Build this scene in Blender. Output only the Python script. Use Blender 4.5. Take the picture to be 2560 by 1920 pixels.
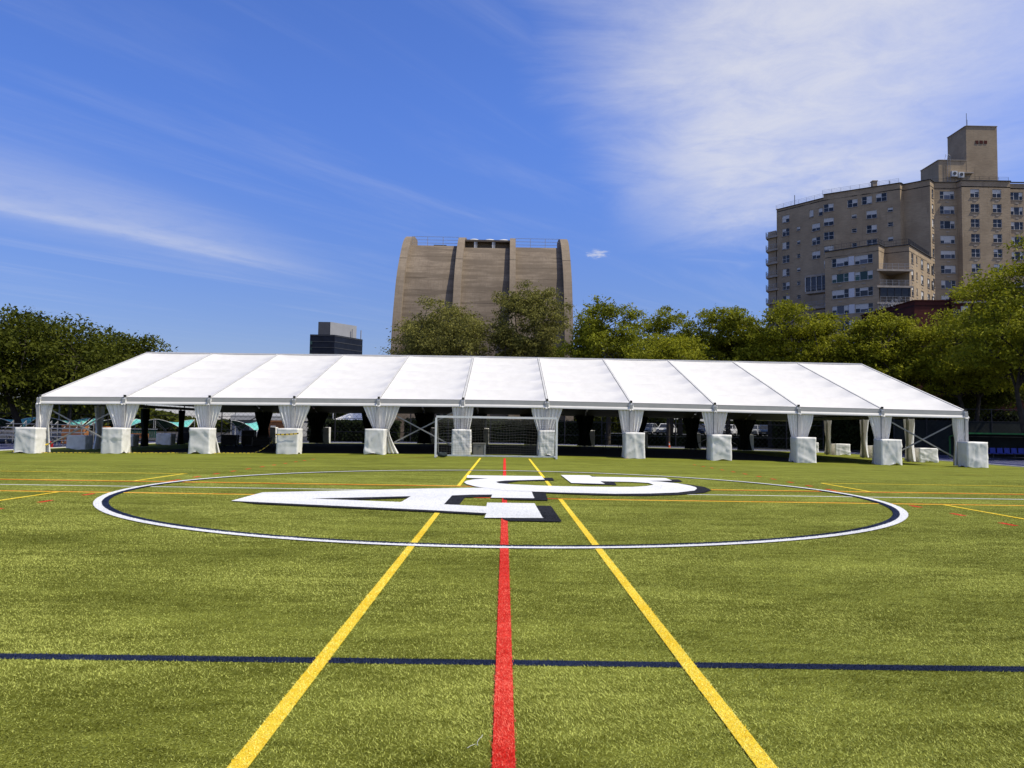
import bpy, bmesh, math, random
import numpy as np
from mathutils import Matrix, Vector
from mathutils.geometry import tessellate_polygon

for o in list(bpy.data.objects): bpy.data.objects.remove(o, do_unlink=True)
S = bpy.context.scene
COL = S.collection
R_ = math.radians

# ------------------------------------------------------------------ camera
CAM_H = 1.65
FPX = 1901.0                      # focal length in pixels of a 2560 wide picture
RT = np.array([0.99983617, -0.00955928, 0.01537042])
UP = np.array([-0.01588558, -0.05638002, 0.998283])
FW = np.array([0.00867629, 0.99836362, 0.05652264])
cam = bpy.data.cameras.new('camera'); cam_o = bpy.data.objects.new('camera', cam); COL.objects.link(cam_o)
cam.sensor_width = 36.0; cam.lens = FPX / 2560 * 36; cam.clip_start = 0.05; cam.clip_end = 6000
cam_o.matrix_world = Matrix(((RT[0], UP[0], -FW[0], 0), (RT[1], UP[1], -FW[1], 0), (RT[2], UP[2], -FW[2], CAM_H), (0, 0, 0, 1)))
S.camera = cam_o

# ------------------------------------------------------------------ light
SUN_EL = R_(56); SUN_AZ = R_(104)          # azimuth from +Y clockwise towards +X
sd = Vector((math.sin(SUN_AZ) * math.cos(SUN_EL), math.cos(SUN_AZ) * math.cos(SUN_EL), math.sin(SUN_EL)))
sun = bpy.data.lights.new('sun', 'SUN'); sun.energy = 4.8; sun.angle = R_(0.53); sun.color = (1.0, 0.935, 0.80)
sun_o = bpy.data.objects.new('sun', sun); COL.objects.link(sun_o)
sun_o.rotation_euler = sd.to_track_quat('Z', 'Y').to_euler(); sun_o.location = sd * 300

W = bpy.data.worlds.new('World'); S.world = W; W.use_nodes = True
nt = W.node_tree; nt.nodes.clear()
class NG:
    """tiny node-graph helper"""
    def __init__(s, t): s.t = t
    def n(s, ty, **k):
        x = s.t.nodes.new(ty)
        for a, b in k.items(): setattr(x, a, b)
        return x
    def l(s, a, b): s.t.links.new(a, b)
    def set(s, sock, v):
        if hasattr(v, 'links') or isinstance(v, bpy.types.NodeSocket): s.l(v, sock)
        else: sock.default_value = v
    def m(s, op, a, b=0.0, c=0.0, clamp=False):
        x = s.n('ShaderNodeMath', operation=op, use_clamp=clamp)
        s.set(x.inputs[0], a); s.set(x.inputs[1], b); s.set(x.inputs[2], c)
        return x.outputs[0]
    def mr(s, v, a, b, c=0.0, d=1.0, smooth=True):
        x = s.n('ShaderNodeMapRange', interpolation_type='SMOOTHSTEP' if smooth else 'LINEAR'); x.clamp = True
        s.set(x.inputs[0], v); s.set(x.inputs[1], a); s.set(x.inputs[2], b); s.set(x.inputs[3], c); s.set(x.inputs[4], d)
        return x.outputs[0]
    def mix(s, f, a, b, bt='MIX'):
        x = s.n('ShaderNodeMix', data_type='RGBA', blend_type=bt)
        s.set(x.inputs[0], f); s.set(x.inputs[6], a if not isinstance(a, tuple) else (*a, 1)[:4]); s.set(x.inputs[7], b if not isinstance(b, tuple) else (*b, 1)[:4])
        return x.outputs[2]
    def noise(s, vec, scale, detail=4, rough=.55, dist=0.0, dim='3D'):
        x = s.n('ShaderNodeTexNoise', noise_dimensions=dim)
        if vec is not None: s.l(vec, x.inputs['Vector'])
        x.inputs['Scale'].default_value = scale; x.inputs['Detail'].default_value = detail
        x.inputs['Roughness'].default_value = rough; x.inputs['Distortion'].default_value = dist
        return x.outputs[0]
    def vmul(s, vec, v):
        x = s.n('ShaderNodeVectorMath', operation='MULTIPLY'); s.l(vec, x.inputs[0]); x.inputs[1].default_value = v
        return x.outputs[0]
g = NG(nt)
sky = g.n('ShaderNodeTexSky', sky_type='NISHITA'); sky.sun_disc = False
sky.sun_elevation = SUN_EL; sky.sun_rotation = SUN_AZ
sky.altitude = 0; sky.air_density = 1.0; sky.dust_density = 0.15; sky.ozone_density = 3.0
# thin cirrus on a cloud plane: direction / height
tc = g.n('ShaderNodeTexCoord'); sp = g.n('ShaderNodeSeparateXYZ'); g.l(tc.outputs['Generated'], sp.inputs[0])
zz = g.m('MAXIMUM', sp.outputs[2], 0.03)
u = g.m('DIVIDE', sp.outputs[0], zz); v = g.m('DIVIDE', sp.outputs[1], zz)
cb = g.n('ShaderNodeCombineXYZ'); g.l(u, cb.inputs[0]); g.l(v, cb.inputs[1])
pl = cb.outputs[0]
n1 = g.noise(pl, 1.3, 9, .62, .6); n2 = g.noise(pl, 4.5, 9, .68, .4)
# wisps stretched along the wind
rot = g.n('ShaderNodeMapping'); rot.inputs['Rotation'].default_value = (0, 0, R_(-52)); g.l(pl, rot.inputs[0])
st = g.vmul(rot.outputs[0], (0.35, 2.2, 1)); n3 = g.noise(st, 1.1, 8, .62, .5)
# the broad veil
edge = g.m('SUBTRACT', u, g.m('MULTIPLY_ADD', v, .21, -.29))
edge = g.m('ADD', edge, g.m('MULTIPLY', g.m('SUBTRACT', n1, .5), .75))
veil = g.m('MULTIPLY', g.mr(edge, -.14, .52), g.mr(g.m('ADD', v, g.m('MULTIPLY', g.m('SUBTRACT', n1, .5), 2.2)), 4.6, 2.5))
veil = g.m('MULTIPLY', veil, g.mr(edge, 1.7, .75, .22, 1.0))
veil = g.m('MULTIPLY', veil, g.mr(n2, .12, .72, .62, 1.0))
# the long streak
d = g.m('SUBTRACT', g.m('MULTIPLY', u, .771), g.m('MULTIPLY', v, .637))
d = g.m('ADD', g.m('ADD', d, 4.115), g.m('MULTIPLY', g.m('SUBTRACT', n3, .5), .5))
core = g.m('POWER', 2.718, g.m('MULTIPLY', g.m('MULTIPLY', d, d), -55.0))
halo = g.m('POWER', 2.718, g.m('MULTIPLY', g.m('MULTIPLY', g.m('ADD', d, -.25), g.m('ADD', d, -.25)), -3.2))
fade = g.mr(u, -.9, -1.9)
streak = g.m('MULTIPLY', g.m('ADD', g.m('MULTIPLY', core, .20), g.m('MULTIPLY', halo, .28)), fade)
wisp = g.m('MULTIPLY', g.mr(n3, .44, .9), .19)
cov = g.m('MAXIMUM', g.m('MULTIPLY', veil, .80), g.m('ADD', g.m('MULTIPLY', streak, g.mr(n2, .1, .7, .55, 1)), g.m('MULTIPLY', wisp, g.mr(v, 12, 4))), clamp=True)
n4 = g.noise(pl, 22, 6, .65, .3)
for (pu, pv, su, sv) in ((.515, 4.31, .055, .10), (-7.5, 4.5, .3, .25), (6.2, 3.1, .35, .3), (-5.5, -3.0, .5, .4), (3.4, -4.4, .5, .5)):      # scraps of low cloud
    du = g.m('DIVIDE', g.m('SUBTRACT', u, pu), su); dv = g.m('DIVIDE', g.m('SUBTRACT', v, pv), sv)
    rr_ = g.m('ADD', g.m('ADD', g.m('MULTIPLY', du, du), g.m('MULTIPLY', dv, dv)), g.m('MULTIPLY', g.m('SUBTRACT', n4, .5), 6.5))
    cov = g.m('MAXIMUM', cov, g.m('MULTIPLY', g.mr(rr_, 1.8, -.9), .60))
cov = g.m('MULTIPLY', cov, g.mr(sp.outputs[2], .02, .10))
tint = g.mix(g.mr(sp.outputs[2], .0, .42), (.68, .68, .92), (.79, 1.03, 1.76))
ccol = g.mix(cov, g.mix(1.0, sky.outputs[0], tint, 'MULTIPLY'), (7.6, 7.6, 7.9))
bg = g.n('ShaderNodeBackground'); bg.inputs['Strength'].default_value = 0.105
g.l(ccol, bg.inputs['Color'])
out = g.n('ShaderNodeOutputWorld'); g.l(bg.outputs[0], out.inputs[0])

S.view_settings.view_transform = 'Standard'; S.view_settings.look = 'None'
S.view_settings.exposure = 0.0; S.view_settings.gamma = 1.0
S.view_settings.use_curve_mapping = False

# ------------------------------------------------------------------ helpers
def ray(px, py): return FW + (px - 1280) / FPX * RT - (py - 960) / FPX * UP
def at(px, py, Y):
    dd = ray(px, py); return dd * (Y / dd[1]) + np.array([0, 0, CAM_H])
def gnd(px, py, z=0.0):
    dd = ray(px, py); return (dd * ((z - CAM_H) / dd[2]))[:2]
def on_wall(px, py, p0, p1):
    dd = ray(px, py); e = np.array(p1) - np.array(p0); nn = np.array([e[1], -e[0]])
    t = (nn @ np.array(p0)) / (nn @ dd[:2]); P = dd * t + np.array([0, 0, CAM_H])
    return ((P[:2] - np.array(p0)) @ e) / np.linalg.norm(e), P[2]

def tag(o, label=None, cat=None, group=None, kind=None):
    if label: o['label'] = label
    if cat: o['category'] = cat
    if group: o['group'] = group
    if kind: o['kind'] = kind
    return o
def empty(name, loc=(0, 0, 0), rz=0.0):
    o = bpy.data.objects.new(name, None); COL.objects.link(o); o.location = loc; o.rotation_euler = (0, 0, rz); o.empty_display_size = .2
    return o
def link(name, me, m=None, parent=None, loc=(0, 0, 0), rz=0.0):
    o = bpy.data.objects.new(name, me); COL.objects.link(o)
    if m is not None and len(me.materials) == 0: me.materials.append(m)
    if parent: o.parent = parent
    o.location = loc; o.rotation_euler = (0, 0, rz)
    return o
def copy_tree(o, parent=None):
    c = o.copy(); COL.objects.link(c); c.parent = parent
    for ch in o.children: copy_tree(ch, c)
    return c

class MB:
    """collects polygons for one mesh"""
    def __init__(s): s.v = []; s.f = []; s.mi = []
    def quad(s, *p, mi=0):
        b = len(s.v); s.v += [tuple(map(float, q)) for q in p]; s.f.append(tuple(range(b, b + len(p)))); s.mi.append(mi); return s
    def box(s, x0, x1, y0, y1, z0, z1, mi=0):
        b = len(s.v)
        s.v += [(x0, y0, z0), (x1, y0, z0), (x1, y1, z0), (x0, y1, z0), (x0, y0, z1), (x1, y0, z1), (x1, y1, z1), (x0, y1, z1)]
        for q in ((0, 3, 2, 1), (4, 5, 6, 7), (0, 1, 5, 4), (1, 2, 6, 5), (2, 3, 7, 6), (3, 0, 4, 7)): s.f.append(tuple(b + i for i in q)); s.mi.append(mi)
        return s
    def bar(s, a, b, w, h=None, up=(0, 0, 1), mi=0):
        """rectangular bar from a to b, w across, h along up"""
        h = h or w; a = Vector(a); b = Vector(b); t = (b - a).normalized(); upv = Vector(up)
        x = t.cross(upv)
        if x.length < 1e-4: x = t.cross(Vector((1, 0, 0)))
        x.normalize(); y = x.cross(t)
        k = len(s.v)
        for p in (a, b):
            for sx, sy in ((-1, -1), (1, -1), (1, 1), (-1, 1)): s.v.append(tuple(p + x * (sx * w / 2) + y * (sy * h / 2)))
        for q in ((0, 1, 2, 3), (7, 6, 5, 4), (0, 4, 5, 1), (1, 5, 6, 2), (2, 6, 7, 3), (3, 7, 4, 0)): s.f.append(tuple(k + i for i in q)); s.mi.append(mi)
        return s
    def tube(s, pts, r, n=6, mi=0, cap=True):
        pts = [Vector(p) for p in pts]; r = r if isinstance(r, (list, tuple)) else [r] * len(pts); rings = []
        for i, p in enumerate(pts):
            t = (pts[min(i + 1, len(pts) - 1)] - pts[max(i - 1, 0)]).normalized()
            x = t.cross(Vector((0, 0, 1)))
            if x.length < 1e-3: x = Vector((1, 0, 0))
            x.normalize(); y = t.cross(x); k = len(s.v)
            for j in range(n):
                a = 2 * math.pi * j / n; s.v.append(tuple(p + (x * math.cos(a) + y * math.sin(a)) * r[i]))
            rings.append(k)
        for a, b in zip(rings, rings[1:]):
            for j in range(n): s.f.append((a + j, a + (j + 1) % n, b + (j + 1) % n, b + j)); s.mi.append(mi)
        if cap:
            s.f.append(tuple(rings[0] + j for j in range(n))); s.mi.append(mi); s.f.append(tuple(rings[-1] + j for j in reversed(range(n)))); s.mi.append(mi)
        return s
    def prism(s, pts, a, b, axis=1, mi=0):
        """closed 2-D outline extruded from a to b along axis (0 x, 1 y, 2 z)"""
        def mk(p, t): return (t, p[0], p[1]) if axis == 0 else (p[0], t, p[1]) if axis == 1 else (p[0], p[1], t)
        k = len(s.v); n = len(pts); s.v += [mk(p, a) for p in pts] + [mk(p, b) for p in pts]
        tris = tessellate_polygon([[Vector((p[0], p[1], 0)) for p in pts]])
        for t in tris: s.f.append(tuple(k + i for i in t)); s.mi.append(mi); s.f.append(tuple(k + n + i for i in reversed(t))); s.mi.append(mi)
        for i in range(n): j = (i + 1) % n; s.f.append((k + i, k + j, k + n + j, k + n + i)); s.mi.append(mi)
        return s
    def grid(s, P, mi=0, close=False):
        P = np.asarray(P); a, b = P.shape[:2]; k = len(s.v); s.v += [tuple(q) for q in P.reshape(-1, 3).tolist()]
        for i in range(a - 1):
            for j in range(b - 1 + (1 if close else 0)):
                j2 = (j + 1) % b; s.f.append((k + i * b + j, k + i * b + j2, k + (i + 1) * b + j2, k + (i + 1) * b + j)); s.mi.append(mi)
        return s
    def mesh(s, name, mats=None, smooth=False, fix=True):
        me = bpy.data.meshes.new(name); me.from_pydata(s.v, [], s.f); me.update()
        if fix:
            bm = bmesh.new(); bm.from_mesh(me); bmesh.ops.recalc_face_normals(bm, faces=bm.faces); bm.to_mesh(me); bm.free()
        if mats:
            for m in (mats if isinstance(mats, (list, tuple)) else [mats]): me.materials.append(m)
            if isinstance(mats, (list, tuple)) and len(mats) > 1: me.polygons.foreach_set('material_index', s.mi)
        if smooth: me.polygons.foreach_set('use_smooth', [True] * len(me.polygons))
        return me
    def build(s, name, m, parent=None, loc=(0, 0, 0), rz=0.0, smooth=False, fix=True):
        return link(name, s.mesh(name, m, smooth, fix), None, parent, loc, rz)

def tri_mesh(name, V, F, m=None):
    """big mesh from arrays; F (n,3) or (n,4)"""
    me = bpy.data.meshes.new(name); k = F.shape[1]
    me.vertices.add(len(V)); me.vertices.foreach_set('co', np.ascontiguousarray(V, dtype=np.float32).ravel())
    me.loops.add(F.size); me.loops.foreach_set('vertex_index', np.ascontiguousarray(F, dtype=np.int32).ravel())
    me.polygons.add(len(F)); me.polygons.foreach_set('loop_start', np.arange(0, F.size, k, dtype=np.int32))
    me.update(calc_edges=True); me.validate()
    if m: me.materials.append(m)
    return me

# ------------------------------------------------------------------ materials
def mat(name, col, rough=.7, var=.15, scale=4.0, bump=0.0, bscale=40.0, metal=0.0, spec=.3, col2=None, stretch=(1, 1, 1), detail=5, space='Object', trans=0.0, island=0.0):
    m = bpy.data.materials.new(name); m.use_nodes = True; t = m.node_tree; t.nodes.clear(); q = NG(t)
    o = q.n('ShaderNodeOutputMaterial'); b = q.n('ShaderNodeBsdfPrincipled')
    if space == 'World': vec = q.n('ShaderNodeNewGeometry').outputs['Position']
    else: vec = q.n('ShaderNodeTexCoord').outputs['Object']
    vec = q.vmul(vec, stretch)
    f = q.mr(q.noise(vec, scale, detail, .6), .3, .7)
    c2 = col2 or tuple(min(1, c * (1 + var)) for c in col); c1 = col if col2 else tuple(c * (1 - var) for c in col)
    c = q.mix(f, c1, c2)
    if island:
        ri = q.n('ShaderNodeNewGeometry').outputs['Random Per Island']
        c = q.mix(1.0, c, q.mix(ri, (1 - island,) * 3, (1 + island,) * 3), 'MULTIPLY')
    q.l(c, b.inputs['Base Color']); b.inputs['Roughness'].default_value = rough; b.inputs['Metallic'].default_value = metal
    b.inputs['Specular IOR Level'].default_value = spec
    if bump:
        bp = q.n('ShaderNodeBump'); bp.inputs['Strength'].default_value = bump; bp.inputs['Distance'].default_value = .02
        q.l(q.noise(vec, bscale, 4, .6), bp.inputs['Height']); q.l(bp.outputs[0], b.inputs['Normal'])
    if trans:
        tr = q.n('ShaderNodeBsdfTranslucent'); q.l(c, tr.inputs[0]); mx = q.n('ShaderNodeMixShader'); mx.inputs[0].default_value = trans
        q.l(b.outputs[0], mx.inputs[1]); q.l(tr.outputs[0], mx.inputs[2]); q.l(mx.outputs[0], o.inputs[0])
    else: q.l(b.outputs[0], o.inputs[0])
    return m

def turf_mat(name, lo, hi, rough=.6, blade=False, amp=1.0, rail_infill_or_near_dark=.88):
    """artificial turf: brushed light and dark nap, stretched along the rows"""
    m = bpy.data.materials.new(name); m.use_nodes = True; t = m.node_tree; t.nodes.clear(); q = NG(t)
    o = q.n('ShaderNodeOutputMaterial'); b = q.n('ShaderNodeBsdfPrincipled'); ge = q.n('ShaderNodeNewGeometry'); P = ge.outputs['Position']
    a1 = q.noise(q.vmul(P, (.55, 1.5, 0)), 1.0, 5, .62, .4)
    a2 = q.noise(q.vmul(P, (2.2, 7.0, 0)), 1.0, 4, .6)
    a3 = q.noise(q.vmul(P, (.08, .30, 0)), 1.0, 3, .55)
    f = q.m('ADD', q.m('ADD', q.m('MULTIPLY', q.m('SUBTRACT', a1, .5), 1.2), q.m('MULTIPLY', q.m('SUBTRACT', a2, .5), 1.0)), q.m('MULTIPLY_ADD', q.m('SUBTRACT', a3, .5), .9, .5))
    if blade: f = q.m('ADD', f, q.m('MULTIPLY_ADD', ge.outputs['Random Per Island'], 1.3, -.65))
    else: f = q.m('ADD', f, q.m('MULTIPLY', q.m('SUBTRACT', q.noise(P, 55, 3, .7), .5), 1.3))
    f = q.m('MULTIPLY_ADD', q.m('SUBTRACT', f, .5), amp, .5, clamp=True)
    c = q.mix(f, lo, hi)
    if not blade:
        sy = q.n('ShaderNodeSeparateXYZ'); q.l(P, sy.inputs[0])     # base colour darker towards the camera, under the fibres
        c = q.mix(q.mr(sy.outputs[1], 9, 28), q.mix(1.0, c, (rail_infill_or_near_dark,) * 3, 'MULTIPLY'), c)
    q.l(c, b.inputs['Base Color']); b.inputs['Roughness'].default_value = .9; b.inputs['Specular IOR Level'].default_value = .08
    if not blade:
        bp = q.n('ShaderNodeBump'); bp.inputs['Strength'].default_value = .6; bp.inputs['Distance'].default_value = .03
        q.l(q.noise(P, 70, 4, .7), bp.inputs['Height']); q.l(bp.outputs[0], b.inputs['Normal']); q.l(b.outputs[0], o.inputs[0])
    else:
        tr = q.n('ShaderNodeBsdfTranslucent'); q.l(c, tr.inputs[0]); mx = q.n('ShaderNodeMixShader'); mx.inputs[0].default_value = .3
        q.l(b.outputs[0], mx.inputs[1]); q.l(tr.outputs[0], mx.inputs[2]); q.l(mx.outputs[0], o.inputs[0])
    return m

def leaf_mat(name, lo, hi):
    m = bpy.data.materials.new(name); m.use_nodes = True; t = m.node_tree; t.nodes.clear(); q = NG(t)
    o = q.n('ShaderNodeOutputMaterial'); ge = q.n('ShaderNodeNewGeometry')
    f = q.m('ADD', q.m('MULTIPLY', ge.outputs['Random Per Island'], .55), q.m('MULTIPLY', q.mr(q.noise(ge.outputs['Position'], .35, 3, .6), .3, .7), .45))
    c = q.mix(f, lo, hi); b = q.n('ShaderNodeBsdfPrincipled'); q.l(c, b.inputs['Base Color']); b.inputs['Roughness'].default_value = .7; b.inputs['Specular IOR Level'].default_value = .12
    tr = q.n('ShaderNodeBsdfTranslucent'); q.l(c, tr.inputs[0]); mx = q.n('ShaderNodeMixShader'); mx.inputs[0].default_value = .33
    q.l(b.outputs[0], mx.inputs[1]); q.l(tr.outputs[0], mx.inputs[2]); q.l(mx.outputs[0], o.inputs[0])
    return m

def wall_mat(name, c1, c2, stain=.55, brick=True, board=0.0):
    """masonry with courses, blotches and rain streaks"""
    m = bpy.data.materials.new(name); m.use_nodes = True; t = m.node_tree; t.nodes.clear(); q = NG(t)
    o = q.n('ShaderNodeOutputMaterial'); b = q.n('ShaderNodeBsdfPrincipled'); P = q.n('ShaderNodeNewGeometry').outputs['Position']
    f = q.mr(q.noise(P, .22, 6, .65), .32, .68); c = q.mix(f, c1, c2)
    course = q.noise(q.vmul(P, (.9, .9, 9.0)), 1.0, 4, .6)
    c = q.mix(q.mr(course, .35, .75, 0, .45), c, tuple(x * .6 for x in c1))
    streak = q.noise(q.vmul(P, (1.6, 1.6, .12)), 1.0, 5, .65)
    c = q.mix(q.mr(streak, .55, .8, 0, stain), c, tuple(x * .42 for x in c1))
    if board:
        lv = q.noise(q.vmul(P, (.12, .12, 1.1)), 1.0, 2, .5); c = q.mix(q.mr(lv, .42, .62, 0, board), c, tuple(x * .62 for x in c1))
        vb = q.noise(q.vmul(P, (6, 1, .05)), 1.0, 2, .5); c = q.mix(q.mr(vb, .45, .65, 0, .25), c, tuple(x * .7 for x in c1))
    q.l(c, b.inputs['Base Color']); b.inputs['Roughness'].default_value = .85; b.inputs['Specular IOR Level'].default_value = .15
    bp = q.n('ShaderNodeBump'); bp.inputs['Strength'].default_value = .35; bp.inputs['Distance'].default_value = .06
    q.l(course, bp.inputs['Height']); q.l(bp.outputs[0], b.inputs['Normal']); q.l(b.outputs[0], o.inputs[0])
    return m

def stripe_mat(name, c1, c2, scale=14.0):
    m = bpy.data.materials.new(name); m.use_nodes = True; t = m.node_tree; t.nodes.clear(); q = NG(t)
    o = q.n('ShaderNodeOutputMaterial'); b = q.n('ShaderNodeBsdfPrincipled'); P = q.n('ShaderNodeNewGeometry').outputs['Position']
    s_ = q.n('ShaderNodeSeparateXYZ'); q.l(P, s_.inputs[0])
    w = q.m('SINE', q.m('MULTIPLY', q.m('ADD', s_.outputs[0], q.m('MULTIPLY', q.noise(P, 9, 2), .12)), scale))
    q.l(q.mix(q.mr(w, .45, .6), c1, c2), b.inputs['Base Color']); b.inputs['Roughness'].default_value = .4; q.l(b.outputs[0], o.inputs[0])
    return m

GRN_LO, GRN_HI = (.072, .080, .005), (.248, .270, .038)
M = dict(
    turf=turf_mat('turf_green', GRN_LO, GRN_HI, rail_infill_or_near_dark=.85), turf_b=turf_mat('turf_green_fibre', (.092, .100, .005), (.660, .690, .175), blade=True),
    red=turf_mat('turf_red', (.50, .010, .006), (.84, .065, .042), amp=1.2), red_b=turf_mat('turf_red_fibre', (.62, .014, .008), (1.0, .27, .18), blade=True),
    yel=turf_mat('turf_yellow', (.76, .50, .02), (.92, .72, .07), amp=1.0), yel_b=turf_mat('turf_yellow_fibre', (.92, .64, .03), (1.0, .97, .30), blade=True),
    wht=turf_mat('turf_white', (.66, .66, .65), (.84, .84, .83), amp=.6), wht_b=turf_mat('turf_white_fibre', (.80, .80, .78), (.96, .96, .95), blade=True),
    nav=turf_mat('turf_navy', (.008, .014, .036), (.020, .030, .075), amp=.8), nav_b=turf_mat('turf_navy_fibre', (.008, .013, .030), (.045, .06, .12), blade=True),
    cha=turf_mat('turf_charcoal', (.014, .015, .019), (.032, .033, .040), amp=.8), cha_b=turf_mat('turf_charcoal_fibre', (.02, .021, .026), (.06, .062, .07), blade=True),
    ora=turf_mat('turf_orange', (.34, .10, .02), (.50, .16, .05), amp=.8),
    pvc=mat('white_vinyl', (.640, .622, .585), .55, .04, 1.6, .12, 2.2, spec=.3),
    roof_shade=mat('roof_shade_sheet', (.07, .07, .066), .8, .12, .6, 0),  # dark colour standing in for the shade under the roof
    seam=mat('seam_rail', (.52, .51, .48), .6, .08, 3.0),
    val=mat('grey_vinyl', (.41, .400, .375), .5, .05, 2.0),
    cloth=mat('white_drape', (.84, .818, .770), .6, .05, 5.0, .08, 25.0, trans=.12),
    tarp=mat('white_tarpaulin', (.775, .755, .700), .5, .07, 3.0, .12, 14.0, spec=.35),
    shadecloth=mat('shade_dark_drape', (.020, .026, .022), .9, .3, 3.0),  # shade inside the tent put into the drape colour
    alu=mat('aluminium', (.40, .395, .38), .6, .1, 5.0, spec=.3),
    alu_d=mat('dull_aluminium', (.27, .267, .255), .6, .12, 5.0),
    cap=mat('black_plastic', (.012, .012, .013), .5, .3, 8.0),
    goalw=mat('white_goal_paint', (.78, .78, .77), .35, .06, 6.0),
    net=mat('net_cord', (.13, .132, .13), .8, .2, 9.0),
    concrete=wall_mat('brown_concrete', (.182, .142, .102), (.250, .200, .147), .55, board=.7),
    concrete_r=wall_mat('rib_concrete', (.222, .174, .123), (.285, .228, .165), .35, board=.2),
    concrete_d=wall_mat('dark_concrete', (.13, .105, .08), (.17, .14, .105), .3),
    brick=wall_mat('tan_brick', (.335, .252, .160), (.445, .342, .220), .65),
    brick_red=wall_mat('red_brick', (.070, .020, .016), (.105, .030, .021), .5),
    lime=mat('window_trim', (.60, .60, .57), .5, .1, 6.0),
    slab=mat('balcony_slab', (.36, .31, .25), .8, .15, 1.5),
    rail=mat('black_rail', (.02, .02, .022), .5, .3, 5.0), rail_g=mat('grey_rail', (.34, .34, .34), .5, .2, 5.0),
    bark=mat('bark', (.045, .036, .026), .9, .35, 3.0, .5, 12.0),
    ivy=mat('ivy_bark', (.03, .034, .016), .9, .4, 3.0, .8, 9.0),
    leaf_d=leaf_mat('leaf_dark', (.030, .040, .004), (.125, .138, .012)),
    leaf_o=leaf_mat('leaf_olive', (.090, .090, .022), (.290, .275, .065)),
    leaf_g=leaf_mat('leaf_green', (.075, .092, .006), (.320, .330, .024)),
    leaf_y=leaf_mat('leaf_yellow_green', (.088, .102, .005), (.370, .370, .024)),
    hedge=leaf_mat('leaf_hedge', (.012, .018, .006), (.035, .05, .012)),
    asphalt=mat('asphalt', (.038, .038, .037), .9, .2, .8, .3, 30, space='World'),
    soil=mat('soil', (.035, .030, .022), .95, .3, .5, .3, 10, space='World'),
    track=mat('blue_track', (.018, .022, .080), .85, .15, 1.0, .2, 40, space='World'),
    track_w=mat('white_line_paint', (.72, .72, .70), .7, .08, 3.0, space='World'),
    tent_shade=mat('tent_shade_dark', (.012, .012, .011), .95, .3, 1.0, space='World'),  # near-black tone for the shaded turf inside the tent
    teal=mat('teal_canopy', (.17, .56, .50), .6, .12, 1.5, trans=.2), green=mat('green_canopy', (.02, .10, .06), .6, .2, 2.0),
    greenp=mat('green_paint', (.010, .105, .022), .4, .15, 4.0), seatblue=mat('blue_plastic', (.010, .025, .27), .35, .15, 4.0),
    ply=mat('plywood', (.33, .135, .045), .7, .25, 2.0, stretch=(1, 1, 6)), redp=mat('red_plastic', (.35, .012, .012), .4, .1, 5.0),
    grey=mat('grey_plastic', (.21, .195, .165), .55, .08, 4.0), greyd=mat('dark_grey', (.05, .052, .055), .6, .2, 4.0),
    tyre=mat('tyre', (.014, .014, .014), .8, .2, 8.0),
    screen=mat('dark_windscreen', (.012, .016, .014), .9, .3, .7),
    bleach=mat('bleacher_metal', (.30, .30, .31), .4, .15, 3.0, metal=.4),
    tape=stripe_mat('caution_tape', (.72, .50, .03), (.05, .04, .02), 26.0),
    cone=mat('cone_orange', (.72, .10, .02), .5, .1, 5.0),
    tower=mat('dark_glass_tower', (.008, .011, .020), .55, .3, .25, spec=.2), towerg=mat('tower_grey', (.30, .30, .30), .8, .06, .2), towerd=mat('tower_dark_grey', (.085, .085, .09), .8, .08, .2),
    blind=mat('white_blind', (.60, .585, .54), .7, .06, 3.0), panelw=mat('white_spandrel', (.62, .62, .63), .6, .05, 3.0),
    bag=mat('sandbag', (.02, .03, .03), .8, .3, 6.0),
)
def glass_mat(name, col, rough=.08):
    m = bpy.data.materials.new(name); m.use_nodes = True; b = m.node_tree.nodes['Principled BSDF']; q = NG(m.node_tree)
    c = q.mix(q.n('ShaderNodeObjectInfo').outputs['Random'], tuple(x * .5 for x in col), tuple(x * 1.7 for x in col))
    q.l(c, b.inputs['Base Color']); b.inputs['Roughness'].default_value = rough; b.inputs['Specular IOR Level'].default_value = .32
    return m
M['glass'] = glass_mat('window_glass', (.020, .023, .028)); M['glass_g'] = glass_mat('green_glass', (.035, .075, .055)); M['glass_b'] = glass_mat('grey_glass', (.085, .09, .105))
PAINT = {k: mat('car_paint_' + k, c, .25, .04, 2.0, spec=.5) for k, c in dict(white=(.72, .72, .72), silver=(.38, .39, .40), blue=(.02, .04, .10), black=(.015, .015, .017), grey=(.13, .135, .14)).items()}

# ------------------------------------------------------------------ the ground
def fz(x, y):
    x = np.abs(np.asarray(x, float)); y = np.asarray(y, float)
    t = np.clip((y - 22) / 20, 0, 1); t = t * t * (3 - 2 * t)
    return -.25 * (np.minimum(x, 40) / 25) ** 1.3 * t
def fzs(x, y): return float(fz(x, y))

def sheet(x0, x1, y0, y1, dz, step=1.5, lift=True):
    nx = max(1, int(math.ceil((x1 - x0) / step))); ny = max(1, int(math.ceil((y1 - y0) / step)))
    X, Y = np.meshgrid(np.linspace(x0, x1, nx + 1), np.linspace(y0, y1, ny + 1), indexing='ij')
    Z = (fz(X, Y) if lift else 0 * X) + dz
    V = np.stack([X, Y, Z], -1).reshape(-1, 3); i, j = np.meshgrid(np.arange(nx), np.arange(ny), indexing='ij'); k = (i * (ny + 1) + j).ravel()
    F = np.stack([k, k + ny + 1, k + ny + 2, k + 1], 1)
    return V, F

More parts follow.
